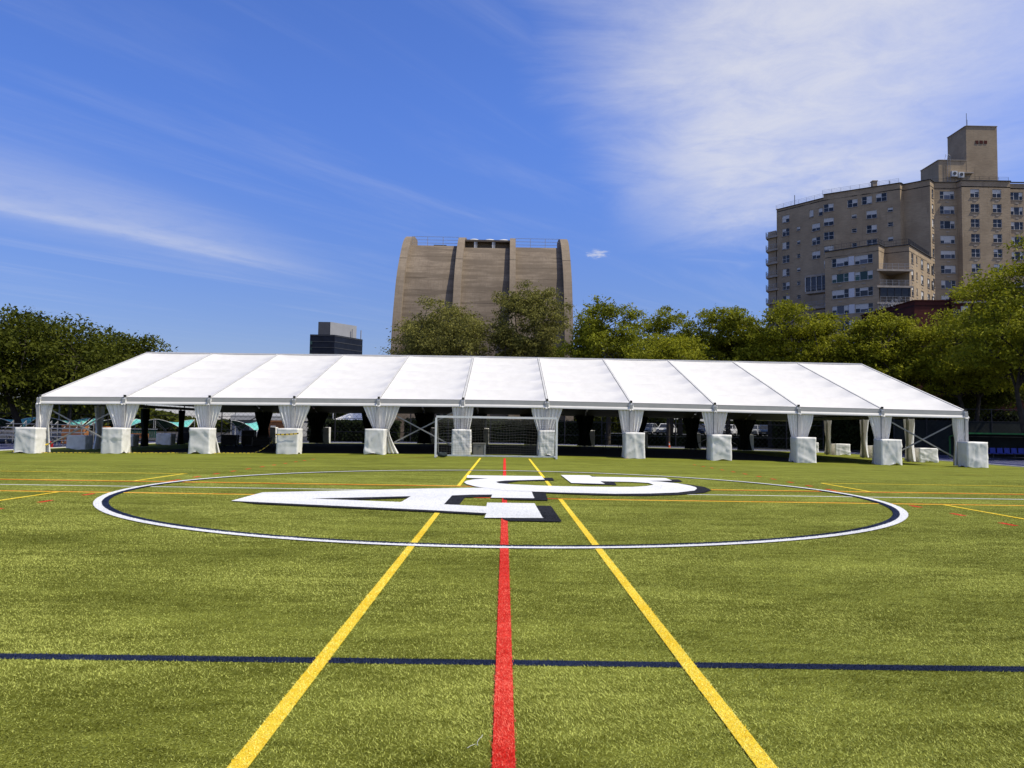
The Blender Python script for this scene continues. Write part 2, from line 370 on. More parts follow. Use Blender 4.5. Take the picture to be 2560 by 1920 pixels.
# the wide ground, out to the horizon
tag(MB().quad((-2500, -400, -.62), (2500, -400, -.62), (2500, 3500, -.62), (-2500, 3500, -.62)).build('ground', M['soil'], fix=False), 'dark bare ground reaching out behind the sports field', None, None, 'structure')
V, F = sheet(-44, 44, -26, 80, -.012, 1.0)
track = tag(link('running_track', tri_mesh('running_track', V, F, M['track'])), 'blue running track surface around the green turf field', None, None, 'structure')
V, F = sheet(-32, 32, -24, 72.6, 0.0, 1.0)
field = tag(link('field', tri_mesh('field', V, F, M['turf'])), 'green artificial turf sports field with painted lines', None, None, 'structure')
# slabs of paving beyond the track
tag(MB().box(-120, 120, 80, 112, -.72, -.30).build('pavement', M['asphalt']), 'grey asphalt yard beyond the track', None, None, 'structure')
tag(MB().box(44, 120, -26, 79.9, -.72, -.30).build('pavement', M['asphalt']), 'grey asphalt strip beside the track under the dark fence', None, None, 'structure')
tag(MB().box(-120, -44, -26, 79.9, -.72, -.30).build('pavement', M['asphalt']), 'grey asphalt strip beside the track under the leafy trees', None, None, 'structure')
for i, x in enumerate((-43.2, -41.9, -40.6, -39.3, -38.0, -36.7, 36.7, 38.0, 39.3, 40.6, 41.9, 43.2)):
    V, F = sheet(x - .03, x + .03, -24, 79, -.008, 2.0); link('lane_line', tri_mesh('lane_line', V, F, M['track_w']), parent=track)
for y in (73.9, 75.1, 76.3, 77.5, 78.7):
    V, F = sheet(-36, 36, y - .03, y + .03, -.008, 2.0); link('lane_line', tri_mesh('lane_line', V, F, M['track_w']), parent=track)
curb = MB()
for a in range(-32, 32, 4): curb.bar((a, 72.75, fzs(a, 72.7) + .02), (a + 4, 72.75, fzs(a + 4, 72.7) + .02), .14, .09)
for sx in (-1, 1):
    for b in range(-24, 72, 4): curb.bar((sx * 32.1, b, fzs(32, b) + .015), (sx * 32.1, b + 4, fzs(32, b + 4) + .015), .12, .07)
tag(curb.build('kerb', M['track_w']), 'low white kerb edging the green turf field', None, None, 'structure')

# ------------------------------------------------------------------ markings (inlaid coloured turf)
def px2(pts, x0=1060, y0=1140, s=4.424): return [tuple(gnd(x0 + a / s, y0 + b / s)) for a, b in pts]
A_OUT = px2([(-2132, 508), (-1787, 413), (-900, 392), (0, 370), (640, 360), (1190, 402), (1220, 478), (740, 472), (755, 437), (530, 438), (310, 447), (220, 547), (690, 570), (698, 527), (1222, 535), (1315, 700), (668, 697), (690, 645), (0, 608), (-1000, 562)])
A_HOLE = px2([(-1260, 483), (-145, 455), (-255, 522), (-800, 500)])
P_OUT = px2([(480, 222), (1300, 232), (1335, 270), (1050, 277), (900, 282), (820, 290), (795, 298), (830, 312), (950, 322), (1300, 338), (1504, 345), (2004, 352), (2304, 352), (2464, 342), (2544, 328), (2484, 307), (2304, 296), (2104, 292), (1949, 288), (2001, 318), (1629, 308), (1514, 218), (1829, 222), (1859, 238), (2304, 245), (2669, 252), (2744, 280), (2464, 285), (2604, 292), (2804, 312), (2944, 337), (3005, 355), (3019, 370), (2994, 392), (2804, 415), (2504, 426), (2104, 430), (1504, 415), (1190, 404), (900, 395), (640, 358), (560, 345), (470, 320), (443, 300), (470, 283), (560, 267), (715, 258), (470, 250)])
D_LIST = [px2(p) for p in (
    [(310, 440), (760, 430), (752, 456), (455, 466), (385, 553), (215, 549)],
    [(1150, 404), (1340, 408), (1372, 500), (880, 492), (880, 470), (1150, 470)],
    [(1200, 556), (1405, 562), (1525, 738), (920, 728), (868, 706), (868, 690), (1200, 690)],
    [(-2050, 510), (0, 600), (690, 640), (668, 661), (0, 625), (-1880, 536)],
    [(-1260, 480), (-140, 452), (-165, 471), (-900, 497), (-1060, 492)],
    [(1290, 246), (1420, 247), (1440, 277), (1050, 284), (935, 300), (925, 318), (830, 316), (785, 298), (820, 288), (900, 278), (1290, 262)],
    [(1949, 286), (2100, 291), (2130, 328), (1765, 319), (1650, 304), (1960, 312)],
    [(2604, 290), (2904, 318), (3104, 350), (3182, 384), (3104, 412), (2804, 437), (2404, 448), (1904, 441), (1340, 417), (1185, 404), (2004, 400), (2900, 380)],
    [(2464, 283), (2700, 276), (2720, 265), (2810, 265), (2862, 289), (2640, 298)],
    [(480, 252), (720, 256), (600, 263)], [(1815, 220), (1905, 234), (2000, 242), (1850, 240)])]
def in_poly(x, y, poly):
    r = np.zeros(len(x), bool); n = len(poly)
    for i in range(n):
        x0, y0 = poly[i]; x1, y1 = poly[(i + 1) % n]
        c = (y0 > y) != (y1 > y); r ^= c & (x < (x1 - x0) * (y - y0) / (y1 - y0 + 1e-12) + x0)
    return r
def poly_sheet(outs, dz):
    V = []; F = []
    for loops in outs:
        pts = [p for l in loops for p in l]; k = len(V); V += [(p[0], p[1], dz + fzs(*p)) for p in pts]
        for t in tessellate_polygon([[Vector((p[0], p[1], 0)) for p in l] for l in loops]): F.append([k + i for i in t])
    V = np.array(V); F = np.array(F); a = V[F]; nz = np.cross(a[:, 1] - a[:, 0], a[:, 2] - a[:, 0])[:, 2]; F[nz < 0] = F[nz < 0][:, ::-1]
    return V, F
def rect(x0, x1, y0, y1): return lambda x, y: (x > x0) & (x < x1) & (y > y0) & (y < y1)
def rect_sheet(x0, x1, y0, y1, lev): return sheet(x0, x1, y0, y1, .004 * lev)
CX, CY, CR = -.017, 19.60, 9.14
def ring_sheet(r0, r1, lev):
    a = np.linspace(0, 2 * np.pi, 241)[:-1]; V = np.concatenate([np.stack([CX + r * np.cos(a), CY + r * np.sin(a), .004 * lev + fz(CX + r * np.cos(a), CY + r * np.sin(a))], 1) for r in (r0, r1)])
    i = np.arange(240); j = (i + 1) % 240; return V, np.stack([i, i + 240, j + 240, j], 1)
marks = []
def mark(name, label, key, geo, test): marks.append((name, label, key, geo, test))
def rmark(name, label, key, x0, x1, y0, y1, lev): mark(name, label, key, rect_sheet(x0, x1, y0, y1, lev), rect(x0, x1, y0, y1))
rmark('field_line', 'navy line crossing the turf nearest the camera', 'nav', -32, 32, 5.365, 5.485, 1)
rmark('field_line', 'thin white halfway line running across behind the letters', 'wht', -32, 32, 19.43, 19.53, 1)
for k, (x0, x1, nm) in enumerate(((-32, -1.30, 'left'), (1.36, 32, 'right'))):
    rmark('field_line', f'yellow cross line on the {nm}, nearer of the two, beside a red stripe', 'yel', x0, x1, 17.62, 17.72, 2)
    rmark('field_line', f'yellow cross line on the {nm}, farther of the two, beside a red stripe', 'yel', x0, x1, 21.14, 21.24, 2)
    rmark('field_line', f'yellow line on the {nm} parallel to the halfway line, behind the circle', 'yel', (-32, 10.2)[k], (-10.1, 32)[k], 24.45, 24.55, 2)
    x = (-10.2, 10.2)[k]
    rmark('field_line', f'short yellow line on the {nm} joining two cross lines behind the circle', 'yel', x - .05, x + .05, 21.24, 24.45, 2)
    rmark('field_line', f'yellow line on the {nm} running towards the camera outside the circle', 'yel', x - .05, x + .05, -20, 17.62, 2)
    xx = (-1.25, 1.31)[k]
    rmark('field_line', f'long yellow line in front of the letters, {nm} of the red line', 'yel', xx - .05, xx + .05, -20, 17.72, 2)
    rmark('field_line', f'yellow line from the letters to the goal, {nm} of the red line', 'yel', xx - .05, xx + .05, 21.14, 40.0, 2)
    xd = (-9.28, 9.3)[k]
    for yd in (10.9, 12.5, 14.05, 15.6, 17.2, 18.75 - .3, 23.2, 24.75, 26.3, 27.8, 29.4, 30.9, 32.5, 34.1, 35.6, 37.2):
        if 17.9 < yd < 20.5: continue
        rmark('hash_mark', None, 'red', xd - .055, xd + .055, yd - .22, yd + .22, 1)
    rmark('hash_mark', None, 'red', xd - .055, xd + .055, 21.24, 22.0, 1)
rmark('field_line', 'thin red stripe along the nearer yellow cross lines', 'red', -32, 32, 17.72, 17.83, 1)
rmark('field_line', 'thin red stripe along the farther yellow cross lines', 'red', -32, 32, 21.03, 21.14, 1)
rmark('field_line', 'bold red line running from the camera to the goal', 'red', -.035, .078, -20, 40.0, 3)
mark('centre_circle', 'navy inner band of the centre circle', 'nav', ring_sheet(CR - .21, CR - .085, 4), lambda x, y: (np.hypot(x - CX, y - CY) > CR - .21) & (np.hypot(x - CX, y - CY) < CR - .085))
mark('centre_circle', 'white outer band of the centre circle', 'wht', ring_sheet(CR - .083, CR + .065, 4), lambda x, y: (np.hypot(x - CX, y - CY) >= CR - .085) & (np.hypot(x - CX, y - CY) < CR + .065))
mark('letter_shadow', 'charcoal drop shadow of the white letters', 'cha', poly_sheet([[d] for d in D_LIST], .020), lambda x, y: np.any([in_poly(x, y, d) for d in D_LIST], axis=0))
mark('field_letter', 'white block letter A lying along the turf', 'wht', poly_sheet([[A_OUT, A_HOLE]], .024), lambda x, y: in_poly(x, y, A_OUT) & ~in_poly(x, y, A_HOLE))
mark('field_letter', 'white hooked letter crossing over the letter A', 'wht', poly_sheet([[P_OUT]], .028), lambda x, y: in_poly(x, y, P_OUT))
# faded orange arcs near the tent
for k, pts in enumerate((((0, 1158), (180, 1153), (330, 1147)), ((2150, 1163), (2230, 1171), (2330, 1180), (2480, 1190)), ((1060, 1143), (1000, 1141), (960, 1138)), ((1440, 1146), (1500, 1147), (1570, 1144)))):
    g2 = [gnd(a, b, -.10 if k < 2 else 0.0) for a, b in pts]; V = []; 
    for (x, y) in g2: V += [(x, y - .04, fzs(x, y - .04) + .008), (x, y + .04, fzs(x, y + .04) + .008)]
    Fq = np.array([[2 * i, 2 * i + 2, 2 * i + 3, 2 * i + 1] for i in range(len(g2) - 1)])
    link('field_line', tri_mesh('field_line', np.array(V), Fq, M['ora']), parent=field)['label'] = ('faded orange line on the turf before the tent, far left', 'faded orange line on the turf before the tent, far right', 'faded orange line left of the goal mouth', 'faded orange line right of the goal mouth')[k]

# turf pile: fibres out to where single tufts stop showing
rng = np.random.default_rng(7)
NB = 1400000; YA, YB = 2.6, 30.0; ex = .4
by = (YA ** ex + rng.random(NB) * (YB ** ex - YA ** ex)) ** (1 / ex)
bx = (rng.random(NB) * 2 - 1) * (.74 * by + .7)
keep = rng.random(NB) < np.clip((YB - by) / 9, 0, 1); bx, by = bx[keep], by[keep]
cls = np.full(len(bx), -1)
jx, jy = bx + rng.normal(0, .006, len(bx)), by + rng.normal(0, .006, len(bx))
for i, mk in enumerate(marks): cls[mk[4](jx, jy)] = i
def fibres(x, y, lift):
    n = len(x); wid = .0041 * (y / 3.5) ** .60 * (.7 + .6 * rng.random(n)); sc = np.clip(12 / y, .55, 1); h = (.005 + .008 * rng.random(n)) * sc
    ang = rng.random(n) * 2 * np.pi; lean = (.007 + .014 * rng.random(n)) * sc
    nap = np.sin(x * 1.7 + 2.1 * np.sin(y * .9)) * .5 + np.sin(y * 2.3 + x * .6) * .5
    dx = np.cos(ang) * lean + .008 * nap; dy = np.sin(ang) * lean - .010 * nap
    a2 = rng.random(n) * np.pi; sx, sy = np.cos(a2) * wid * .5, np.sin(a2) * wid * .5; z = fz(x, y) + lift
    V = np.empty((n, 3, 3)); V[:, 0] = np.stack([x - sx, y - sy, z], 1); V[:, 1] = np.stack([x + sx, y + sy, z], 1)
    V[:, 2] = np.stack([x + dx, y + dy, z + h], 1)
    return V.reshape(-1, 3), np.arange(3 * n).reshape(-1, 3)
sel = cls < 0
V, F = fibres(bx[sel], by[sel], .001)
tag(link('turf_pile', tri_mesh('turf_pile', V, F, M['turf_b'])), 'short green plastic fibres of the artificial turf', 'grass', None, 'stuff')
for i, (name, label, key, (V, F), tst) in enumerate(marks):
    me = bpy.data.meshes.new(name); sel = cls == i
    if F.shape[1] == 4: F = np.concatenate([F[:, [0, 1, 2]], F[:, [0, 2, 3]]])
    nF = len(F)
    if sel.sum():
        V2, F2 = fibres(bx[sel], by[sel], V[:, 2].mean() - fz(V[:, 0], V[:, 1]).mean()); F = np.concatenate([F, F2 + len(V)]); V = np.concatenate([V, V2])
    me = tri_mesh(name, V, F, M[key])
    if len(F) > nF and key + '_b' in M:
        me.materials.append(M[key + '_b']); mi = np.zeros(len(me.polygons), np.int32); mi[nF:] = 1; me.polygons.foreach_set('material_index', mi)
    o = link(name, me, parent=field)
    if label: o['label'] = label
# a white thread lying on the turf
th = [gnd(1100 + a / 3.95, 1500 + b / 3.95) for a, b in ((268, 1522), (300, 1500), (345, 1482), (372, 1495), (366, 1465), (385, 1430), (408, 1412), (420, 1388))]
tag(MB().tube([(a, b, .030) for a, b in th], .0011, 5).build('thread', M['lime']), 'loose white thread lying on the turf beside the red line', 'thread')

# ------------------------------------------------------------------ the big frame tent
NX = 12; BAY = 4.978; TX0 = -27.38; YE, YR, YB2 = 45.0, 58.0, 71.0
XS = [TX0 + BAY * i for i in range(NX)]
def sag(x): return -fzs(x, 60)
def ez(x): return 3.235 - .78 * sag(x)          # eave height
def rz_(x): return 6.95 - .35 * sag(x)
tent = tag(empty('frame_tent', (0, YR, 0)), 'long white gabled event tent standing across the far end of the field', 'tent')
T = lambda x, y, z: (x, y - YR, z)
ORD = ['first', 'second', 'third', 'fourth', 'fifth', 'sixth', 'seventh', 'eighth', 'ninth', 'tenth', 'eleventh', 'twelfth']
rng = np.random.default_rng(11)
lin = MB()  # added dark sheet standing in for the shade under the roof
for side in (-1, 1):
    ye = YE if side < 0 else YB2
    for i in range(NX - 1):
        xa, xb = XS[i] + .085, XS[i + 1] - .085; nu, nv = 14, 41; Pn = np.zeros((nv, nu, 3)); ph = rng.random(3) * 6
        for a in range(nv):
            t = a / (nv - 1)
            for b in range(nu):
                s = b / (nu - 1); x = xa + (xb - xa) * s
                z = ez(x) * (1 - t) + rz_(x) * t; y = ye + (YR - ye) * t
                k = (t * 5) % 1.0; k = 0 if t in (0, 1) else k
                billow = -.33 * math.sin(math.pi * k) * (4 * s * (1 - s)) ** .6 - .028 * math.sin(math.pi * s) * (1 if 0 < t < 1 else 0)
                billow += .010 * math.sin(9 * s + ph[0] + 4 * t) * math.sin(math.pi * s) * math.sin(math.pi * t)
                Pn[a, b] = T(x, y, z + billow)
        o = MB().grid(Pn).build('roof_panel', M['pvc'], tent, smooth=True, fix=False)
        if side > 0: o.data.flip_normals()
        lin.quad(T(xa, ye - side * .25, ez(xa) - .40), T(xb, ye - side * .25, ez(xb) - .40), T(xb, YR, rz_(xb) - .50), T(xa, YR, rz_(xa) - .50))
    for i, x in enumerate(XS):
        r = MB().bar(T(x, ye, ez(x) - .03), T(x, YR, rz_(x) - .03), .12, .13); r.build('rafter', M['seam'], tent)
lin.build('roof_shade_sheet', M['roof_shade'], tent)  # added dark sheet, paints the roof's underside as shaded and cuts bounce
MB().bar(T(XS[0], YR, rz_(XS[0]) + .03), T(XS[5], YR, rz_(XS[5]) + .03), .16, .10).bar(T(XS[5], YR, rz_(XS[5]) + .03), T(XS[-1], YR, rz_(XS[-1]) + .03), .16, .10).build('ridge_cap', M['pvc'], tent)
# valances: an upright grey face with a kicked-out white skirt below
for side, ye in ((-1, YE - .02), (1, YB2 + .02)):
    for i in range(NX - 1):
        xa, xb = XS[i] + .10, XS[i + 1] - .10; n = 16; P1 = np.zeros((2, n, 3)); P2 = np.zeros((4, n, 3))
        for b in range(n):
            s = b / (n - 1); x = xa + (xb - xa) * s; z = ez(x); w = .008 * math.sin(5 * s * math.pi + i)
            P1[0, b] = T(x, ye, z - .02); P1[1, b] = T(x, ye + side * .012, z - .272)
            dip = .012 * math.sin(math.pi * s)
            P2[0, b] = T(x, ye + side * .014, z - .272); P2[1, b] = T(x, ye + side * (.06 + w), z - .305)
            P2[2, b] = T(x, ye + side * (.10 + w), z - .390 - dip); P2[3, b] = T(x, ye + side * (.095 + w), z - .43 - dip)
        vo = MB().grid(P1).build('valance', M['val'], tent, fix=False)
        MB().grid(P2).build('valance_skirt', M['pvc'], vo, smooth=True, fix=False)
    for i, x in enumerate(XS):
        z = ez(x); k = MB()
        Pc = np.zeros((8, 7, 3))
        for a in range(8):
            for b in range(7):
                t = a / 7; s = b / 6 - .5
                Pc[a, b] = T(x + s * (.24 + .05 * math.sin(3 * t + i)), ye + side * (.03 + .12 * t * t + .03 * math.sin(11 * s + 5 * t + 2 * i)), z - .04 - .40 * t + .02 * math.sin(7 * s + i))
        k.grid(Pc); jb = k.build('joint_flap', M['cloth'], tent, smooth=True, fix=False)
        MB().box(x - .06, x + .06, ye - YR - .06, ye - YR + .06, z + .02, z + .13).build('joint_cap', M['cap'], tent)
# gable triangles at both ends
for x, sx in ((XS[0], -1), (XS[-1], 1)):
    Pn = []
    n = 27
    for k in range(n):
        y = YE + (YB2 - YE) * k / (n - 1); t = 1 - abs(y - YR) / (YR - YE); top = ez(x) * (1 - t) + rz_(x) * t - .10
        Pn.append([T(x + sx * (.03 + .03 * math.sin(k * 1.9)), y, top), T(x + sx * (.03 + .02 * math.sin(k * 1.3)), y, min(top, ez(x) - .02))])
    MB().grid(np.array(Pn)).build('gable_panel', M['pvc'], tent, fix=False)
    MB().bar(T(x, YE, ez(x) - .24), T(x, YB2, ez(x) - .24), .10, .22).build('gable_beam', M['alu_d'], tent)
for side, ye in ((-1, YE + .05), (1, YB2 - .05)):
    for i in range(NX - 1): MB().bar(T(XS[i] + .08, ye, ez(XS[i]) - .12), T(XS[i + 1] - .08, ye, ez(XS[i + 1]) - .12), .10, .18).build('eave_beam', M['alu_d'], tent)
for x in XS:
    for ye in (YE, YB2):
        MB().box(x - .085, x + .085, ye - YR - (.14 if ye < YR else -.02), ye - YR - (.03 if ye < YR else -.13), fzs(x, ye) + .004, ez(x) - .1).build('leg', M['alu'], tent)
        MB().box(x - .22, x + .22, ye - YR - .2, ye - YR + .2, fzs(x, ye) + .002, fzs(x, ye) + .022).build('base_plate', M['alu_d'], tent)
YG = (51.5, 58.0, 64.5)
for x in (XS[0], XS[-1]):
    for y in YG: MB().box(x - .06, x + .06, y - YR - .085, y - YR + .085, fzs(x, y) + .004, ez(x) - .14).build('leg', M['alu'], tent)
# cross braces in the end bays and two middle bays
for i, ye in ((0, YE), (4, YE), (10, YE), (9, YB2), (0, YB2), (4, YB2)):
    xa, xb = XS[i], XS[i + 1]; za, zb = ez(xa) - .5, ez(xb) - .5
    MB().bar(T(xa + .1, ye + .12, za), T(xb - .1, ye + .12, fzs(xb, ye) + .25), .07).build('brace', M['alu_d'], tent)
    MB().bar(T(xa + .1, ye + .20, fzs(xa, ye) + .25), T(xb - .1, ye + .20, zb), .07).build('brace', M['alu_d'], tent)
# added dark sheet, stands in for the tent's shade on the turf
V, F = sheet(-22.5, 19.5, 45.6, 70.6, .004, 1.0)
tag(link('turf_shade_sheet', tri_mesh('turf_shade_sheet', V, F, M['tent_shade'])), 'dark sheet standing in for shade on the turf inside the long tent', 'shade sheet')

# drapes gathered at the posts
def drape(name, label, group, x, y, m, w_top, w_mid, z_mid, flare, seed, along='x', half=0, zt=None, tail=.0, bottom=.05, yo=.10):
    r = np.random.default_rng(seed); nu, nv = 49, 30; zb = fzs(x, y); zt = zt or ez(x) - .40; Pn = np.zeros((nv, nu, 3)); np_ = 7 + int(r.integers(0, 3)); ph = r.random(4) * 6
    sh = (r.random() - .5) * .25
    warp = np.cumsum(.6 + r.random(nu)); warp = (warp - warp[0]) / (warp[-1] - warp[0])
    for a in range(nv):
        t = a / (nv - 1); z = zt + (zb + bottom - zt) * t
        k = min(1, (zt - z) / (zt - z_mid)); kk = max(0, (z_mid - z) / (z_mid - zb))
        w = w_top + (w_mid - w_top) * (k ** 1.15) + flare * kk ** 1.4
        for b in range(nu):
            s = warp[b] - .5
            if half: s = s * .5 + half * .25
            amp = (.055 + .02 * k) * (1 + .3 * math.sin(2.2 * s + ph[1]))
            off = amp * (math.sin(2 * math.pi * np_ * (warp[b] + .02 * math.sin(3 * t + ph[0]))) + .4 * math.sin(2 * math.pi * np_ * 2.1 * warp[b] + ph[2] + t * 2))
            lat = s * w + sh * k * .4 + tail * kk ** 1.3 * max(0, s * 2) + .015 * math.sin(9 * t + 5 * s + ph[3])
            Pn[a, b] = (lat, yo + off * (.35 if abs(lat) < .16 and yo < 0 else 1), z) if along == 'x' else (.10 + off, lat, z)
    o = MB().grid(Pn).build(name, m, None, (x, y, 0), smooth=True, fix=False)
    return tag(o, label, 'drape', group)
# ballast blocks under wrinkled covers
def ballast(label, group, x, y, w, d, h, m, seed, rz=0.0, amp=1.0):
    r = np.random.default_rng(seed); n = 15; zb = fzs(x, y); mb = MB()
    lines = [(r.random(3) * np.array([w, d, h]) - np.array([w / 2, d / 2, 0]), r.normal(size=3), .012 + .030 * r.random(), .03 + .10 * r.random()) for _ in range(14)]
    lines = [(p0, nn / np.linalg.norm(nn), a, ww) for p0, nn, a, ww in lines]
    cuts = r.random() * .5 - .25
    def disp(P, nrm):
        dd = 0
        for p0, nn, a, ww in lines:
            t = (P - p0) @ nn; dd += a * (math.exp(-abs(t) / ww) - .5 * math.exp(-abs(t - .05) / (ww * 1.5)))
        k = P[2] / h
        flare = .02 * (1 - k) ** 2
        big = .016 * math.sin(P[0] * 5 + seed) * math.sin(P[2] * 3 + seed * 2) * (1 - k)
        return P + nrm * (dd + flare + big) * amp
    # skirt wrapped round in one strip, then the top
    per = []
    c = .05
    for sx0, sy0, sx1, sy1, nx, ny in ((-1, -1, 1, -1, 0, -1), (1, -1, 1, 1, 1, 0), (1, 1, -1, 1, 0, 1), (-1, 1, -1, -1, -1, 0)):
        for k in range(n):
            s = k / n
            per.append((np.array([(sx0 + (sx1 - sx0) * s) * w / 2, (sy0 + (sy1 - sy0) * s) * d / 2]), np.array([nx, ny, 0.0])))
    nv = 16; P = np.zeros((nv, len(per), 3))
    for a in range(nv):
        z = h * (1 - a / (nv - 1))
        for b, (q, nn) in enumerate(per):
            k0 = per[b - 1][1]; nn2 = nn + k0; nn2 = nn2 / np.linalg.norm(nn2)
            v = disp(np.array([q[0], q[1], z]), nn2)
            if a == 0: v = np.array([q[0], q[1], h]) + nn2 * .012
            if a == nv - 1: v[2] = .012 * (1 + math.sin(b * .7 + seed)) + (.10 * max(0, math.sin(b * .23 + seed * 3)) ** 4)
            P[a, b] = v
    mb.grid(P, close=True)
    ring = [tuple(q * np.array([.985, .985, 1])) for q in P[0]]; k = len(mb.v); mb.v.append((0, 0, h + .02))
    for b in range(len(per)): mb.f.append((b, (b + 1) % len(per), k)); mb.mi.append(0)
    o = mb.build('ballast_cover', m, None, (x, y, zb), rz, smooth=False)
    bv = o.data; bv.polygons.foreach_set('use_smooth', [True] * len(bv.polygons))
    return tag(o, label, 'ballast cover', group)
rr = random.Random(4)
for i, x in enumerate(XS):
    nm = ORD[i]
    wt = (1.05, 2.0, 1.65, 1.9, 2.2, 1.3, 1.85, 1.55, 1.55, 1.6, 1.45, 1.0)[i]; wm = (.62, .95, .95, .98, .9, .85, 1.0, .92, .88, .98, .85, .62)[i]
    hf = 1 if i == 0 else -1 if i == NX - 1 else 0
    xd = x + (.08, -.12, -.1, 0, .18, 0, 0, 0, 0, .1, -.1, -.15)[i]
    if hf: xd = x + hf * .30
    drape('drape', f'white gathered drape on the {nm} front tent post from the left', 'drapes on the front posts', xd, YE, M['cloth'], wt, wm, 1.35, (.05, .1, .1, .1, .2, .1, .1, .15, .1, .35, .35, .2)[i], 100 + i, yo=-.02 if False else -.001, tail=(.12, .1, .3, .05, .5, 0, 0, .0, .0, 0, 0, 0)[i])
    bwd = (1.20, 1.18, 1.16, 1.20, 1.10, 1.06, .94, 1.12, 1.14, 1.12, 1.16, 1.18)[i]; bd = .95
    bxo = (.0, -.04, -.04, 0, 0, 0, 0, .04, .06, -.02, -.06, -.05)[i]
    ballast(f'tall wrinkled white ballast cover at the {nm} front tent post from the left', 'covered ballast blocks along the tent front', x + bxo, YE - .72, bwd, bd, 1.47 + .03 * rr.random(), M['tarp'], 40 + i)
    if 0 < i < NX - 1:
        drape('drape', f'shade-dark drape on the rear tent post behind the {nm} front post from the left', 'shade-dark drapes on the rear posts', x, YB2 - .25, M['shadecloth'], (1.9, 1.7, 2.2, 1.8)[i % 4], .95, 1.2, .5, 300 + i)  # rear drapes coloured near-black for the shade within the tent
        ballast(f'white covered ballast block at the rear behind the {nm} front post from the left', 'covered ballast blocks along the tent rear', x + .74, YB2 + .75, .5, .8, 1.5, M['tarp'], 60 + i, amp=.35)
for x, sx, nm in ((XS[0], -1, 'left'), (XS[-1], 1, 'right')):
    for k, y in enumerate((*YG, YB2)):
        pos = ('nearest', 'second', 'third', 'farthest')[k]
        drape('drape', f'drape hanging at the {nm} end of the tent, {pos} of its row', f'drapes at the tent ends', x, y, M['cloth'] if sx > 0 or k == 0 else M['shadecloth'], 1.3, .7, 1.0, .6, 500 + k + (10 if sx > 0 else 0), along='y')  # left end: all but the nearest coloured dark as shade
        ballast(f'low ballast block under a cover outside the {nm} tent end, {pos} of its row', 'low ballast blocks at the tent ends', x + sx * 1.15, y, 1.25, .9, .95, M['tarp'], 80 + k + (10 if sx > 0 else 0))

# ------------------------------------------------------------------ the goal
GY = 40.2; GX0, GX1, GH = -3.62, 2.75, 2.14
goal = tag(empty('soccer_goal', (0, GY, 0)), 'white framed soccer goal with a sagging net in front of the tent', 'goal')
MB().bar((GX0, 0, GH), (GX1, 0, GH), .10, .11).build('crossbar', M['goalw'], goal)
for x in (GX0, GX1):
    MB().bar((x, 0, .0), (x, 0, GH - .055), .10, .11, up=(0, 1, 0)).build('post', M['goalw'], goal)
    MB().bar((x, .05, .05), (x, 1.75, .05), .07).build('side_bar', M['goalw'], goal)
    MB().tube([(x, .02, GH - .05), (x, .75, GH - .22), (x, 1.35, 1.1), (x, 1.72, .10)], .022, 6).build('net_stay', M['alu_d'], goal)
MB().bar((GX0, 1.75, .05), (GX1, 1.75, .05), .08).build('base_bar', M['goalw'], goal)
net = MB(); cr = .0042; sp_ = .155
def npt(x, t):                      # net surface: top panel then sloping back
    sagx = .10 * math.sin(math.pi * (x - GX0) / (GX1 - GX0))
    prof = [(.02, GH - .04), (.40, GH - .12), (.78, GH - .26), (1.15, 1.55), (1.42, 1.0), (1.62, .5), (1.73, .08)]
    k = t * 6; i = min(5, int(k)); f = k - i; a, b = prof[i], prof[i + 1]
    y = a[0] + (b[0] - a[0]) * f; z = a[1] + (b[1] - a[1]) * f
    return (x, y + .06 * math.sin(x * 2.3 + t * 5) * math.sin(math.pi * t), z - sagx * math.sin(math.pi * min(1, t * 1.6)) + .035 * math.sin(x * 3.1 + 8 * t) * math.sin(math.pi * t))
nxn = int((GX1 - GX0) / sp_); ntn = 20
for i in range(nxn + 1):
    x = GX0 + (GX1 - GX0) * i / nxn; net.tube([npt(x, k / 14) for k in range(15)], cr, 3, cap=False)
for j in range(ntn + 1):
    net.tube([npt(GX0 + (GX1 - GX0) * k / 28, j / ntn) for k in range(29)], cr, 3, cap=False)
for x in (GX0, GX1):
    for j in range(1, 13):
        z = GH * j / 13; ym = 1.7 * (1 - z / GH) + .35
        net.tube([(x, .02, z), (x, ym * .5, z - .02), (x, ym, z)], cr, 3, cap=False)
    for j in range(1, 10):
        y = 1.7 * j / 10; net.tube([(x, y, .06), (x, y * .8, max(.1, GH * (1 - y / 2.05)))], cr, 3, cap=False)
tag(net.build('net', M['net'], goal, fix=False), kind='stuff')
# sandbag on the goal base
def blob(name, m, loc, sx, sy, sz, seed, n=10, rz=0):
    r = np.random.default_rng(seed); P = np.zeros((n, 18, 3))
    for a in range(n):
        th = math.pi * a / (n - 1)
        for b in range(18):
            ph = 2 * math.pi * b / 18; k = 1 + .10 * math.sin(3 * ph + seed) * math.sin(2 * th) + .05 * r.normal()
            P[a, b] = (sx * math.copysign(abs(math.sin(th) * math.cos(ph)) ** .7, math.cos(ph)) * k, sy * math.copysign(abs(math.sin(th) * math.sin(ph)) ** .8, math.sin(ph)) * k, sz * (1 + math.copysign(abs(math.cos(th)) ** .8, math.cos(th))) * k)
    return MB().grid(P, close=True).build(name, m, None, loc, rz, smooth=True)
tag(blob('sandbag', M['bag'], (GX0 + .34, GY + .25, .0), .26, .2, .13, 3), 'dark sandbag lying on the goal base by its left post', 'sandbag')
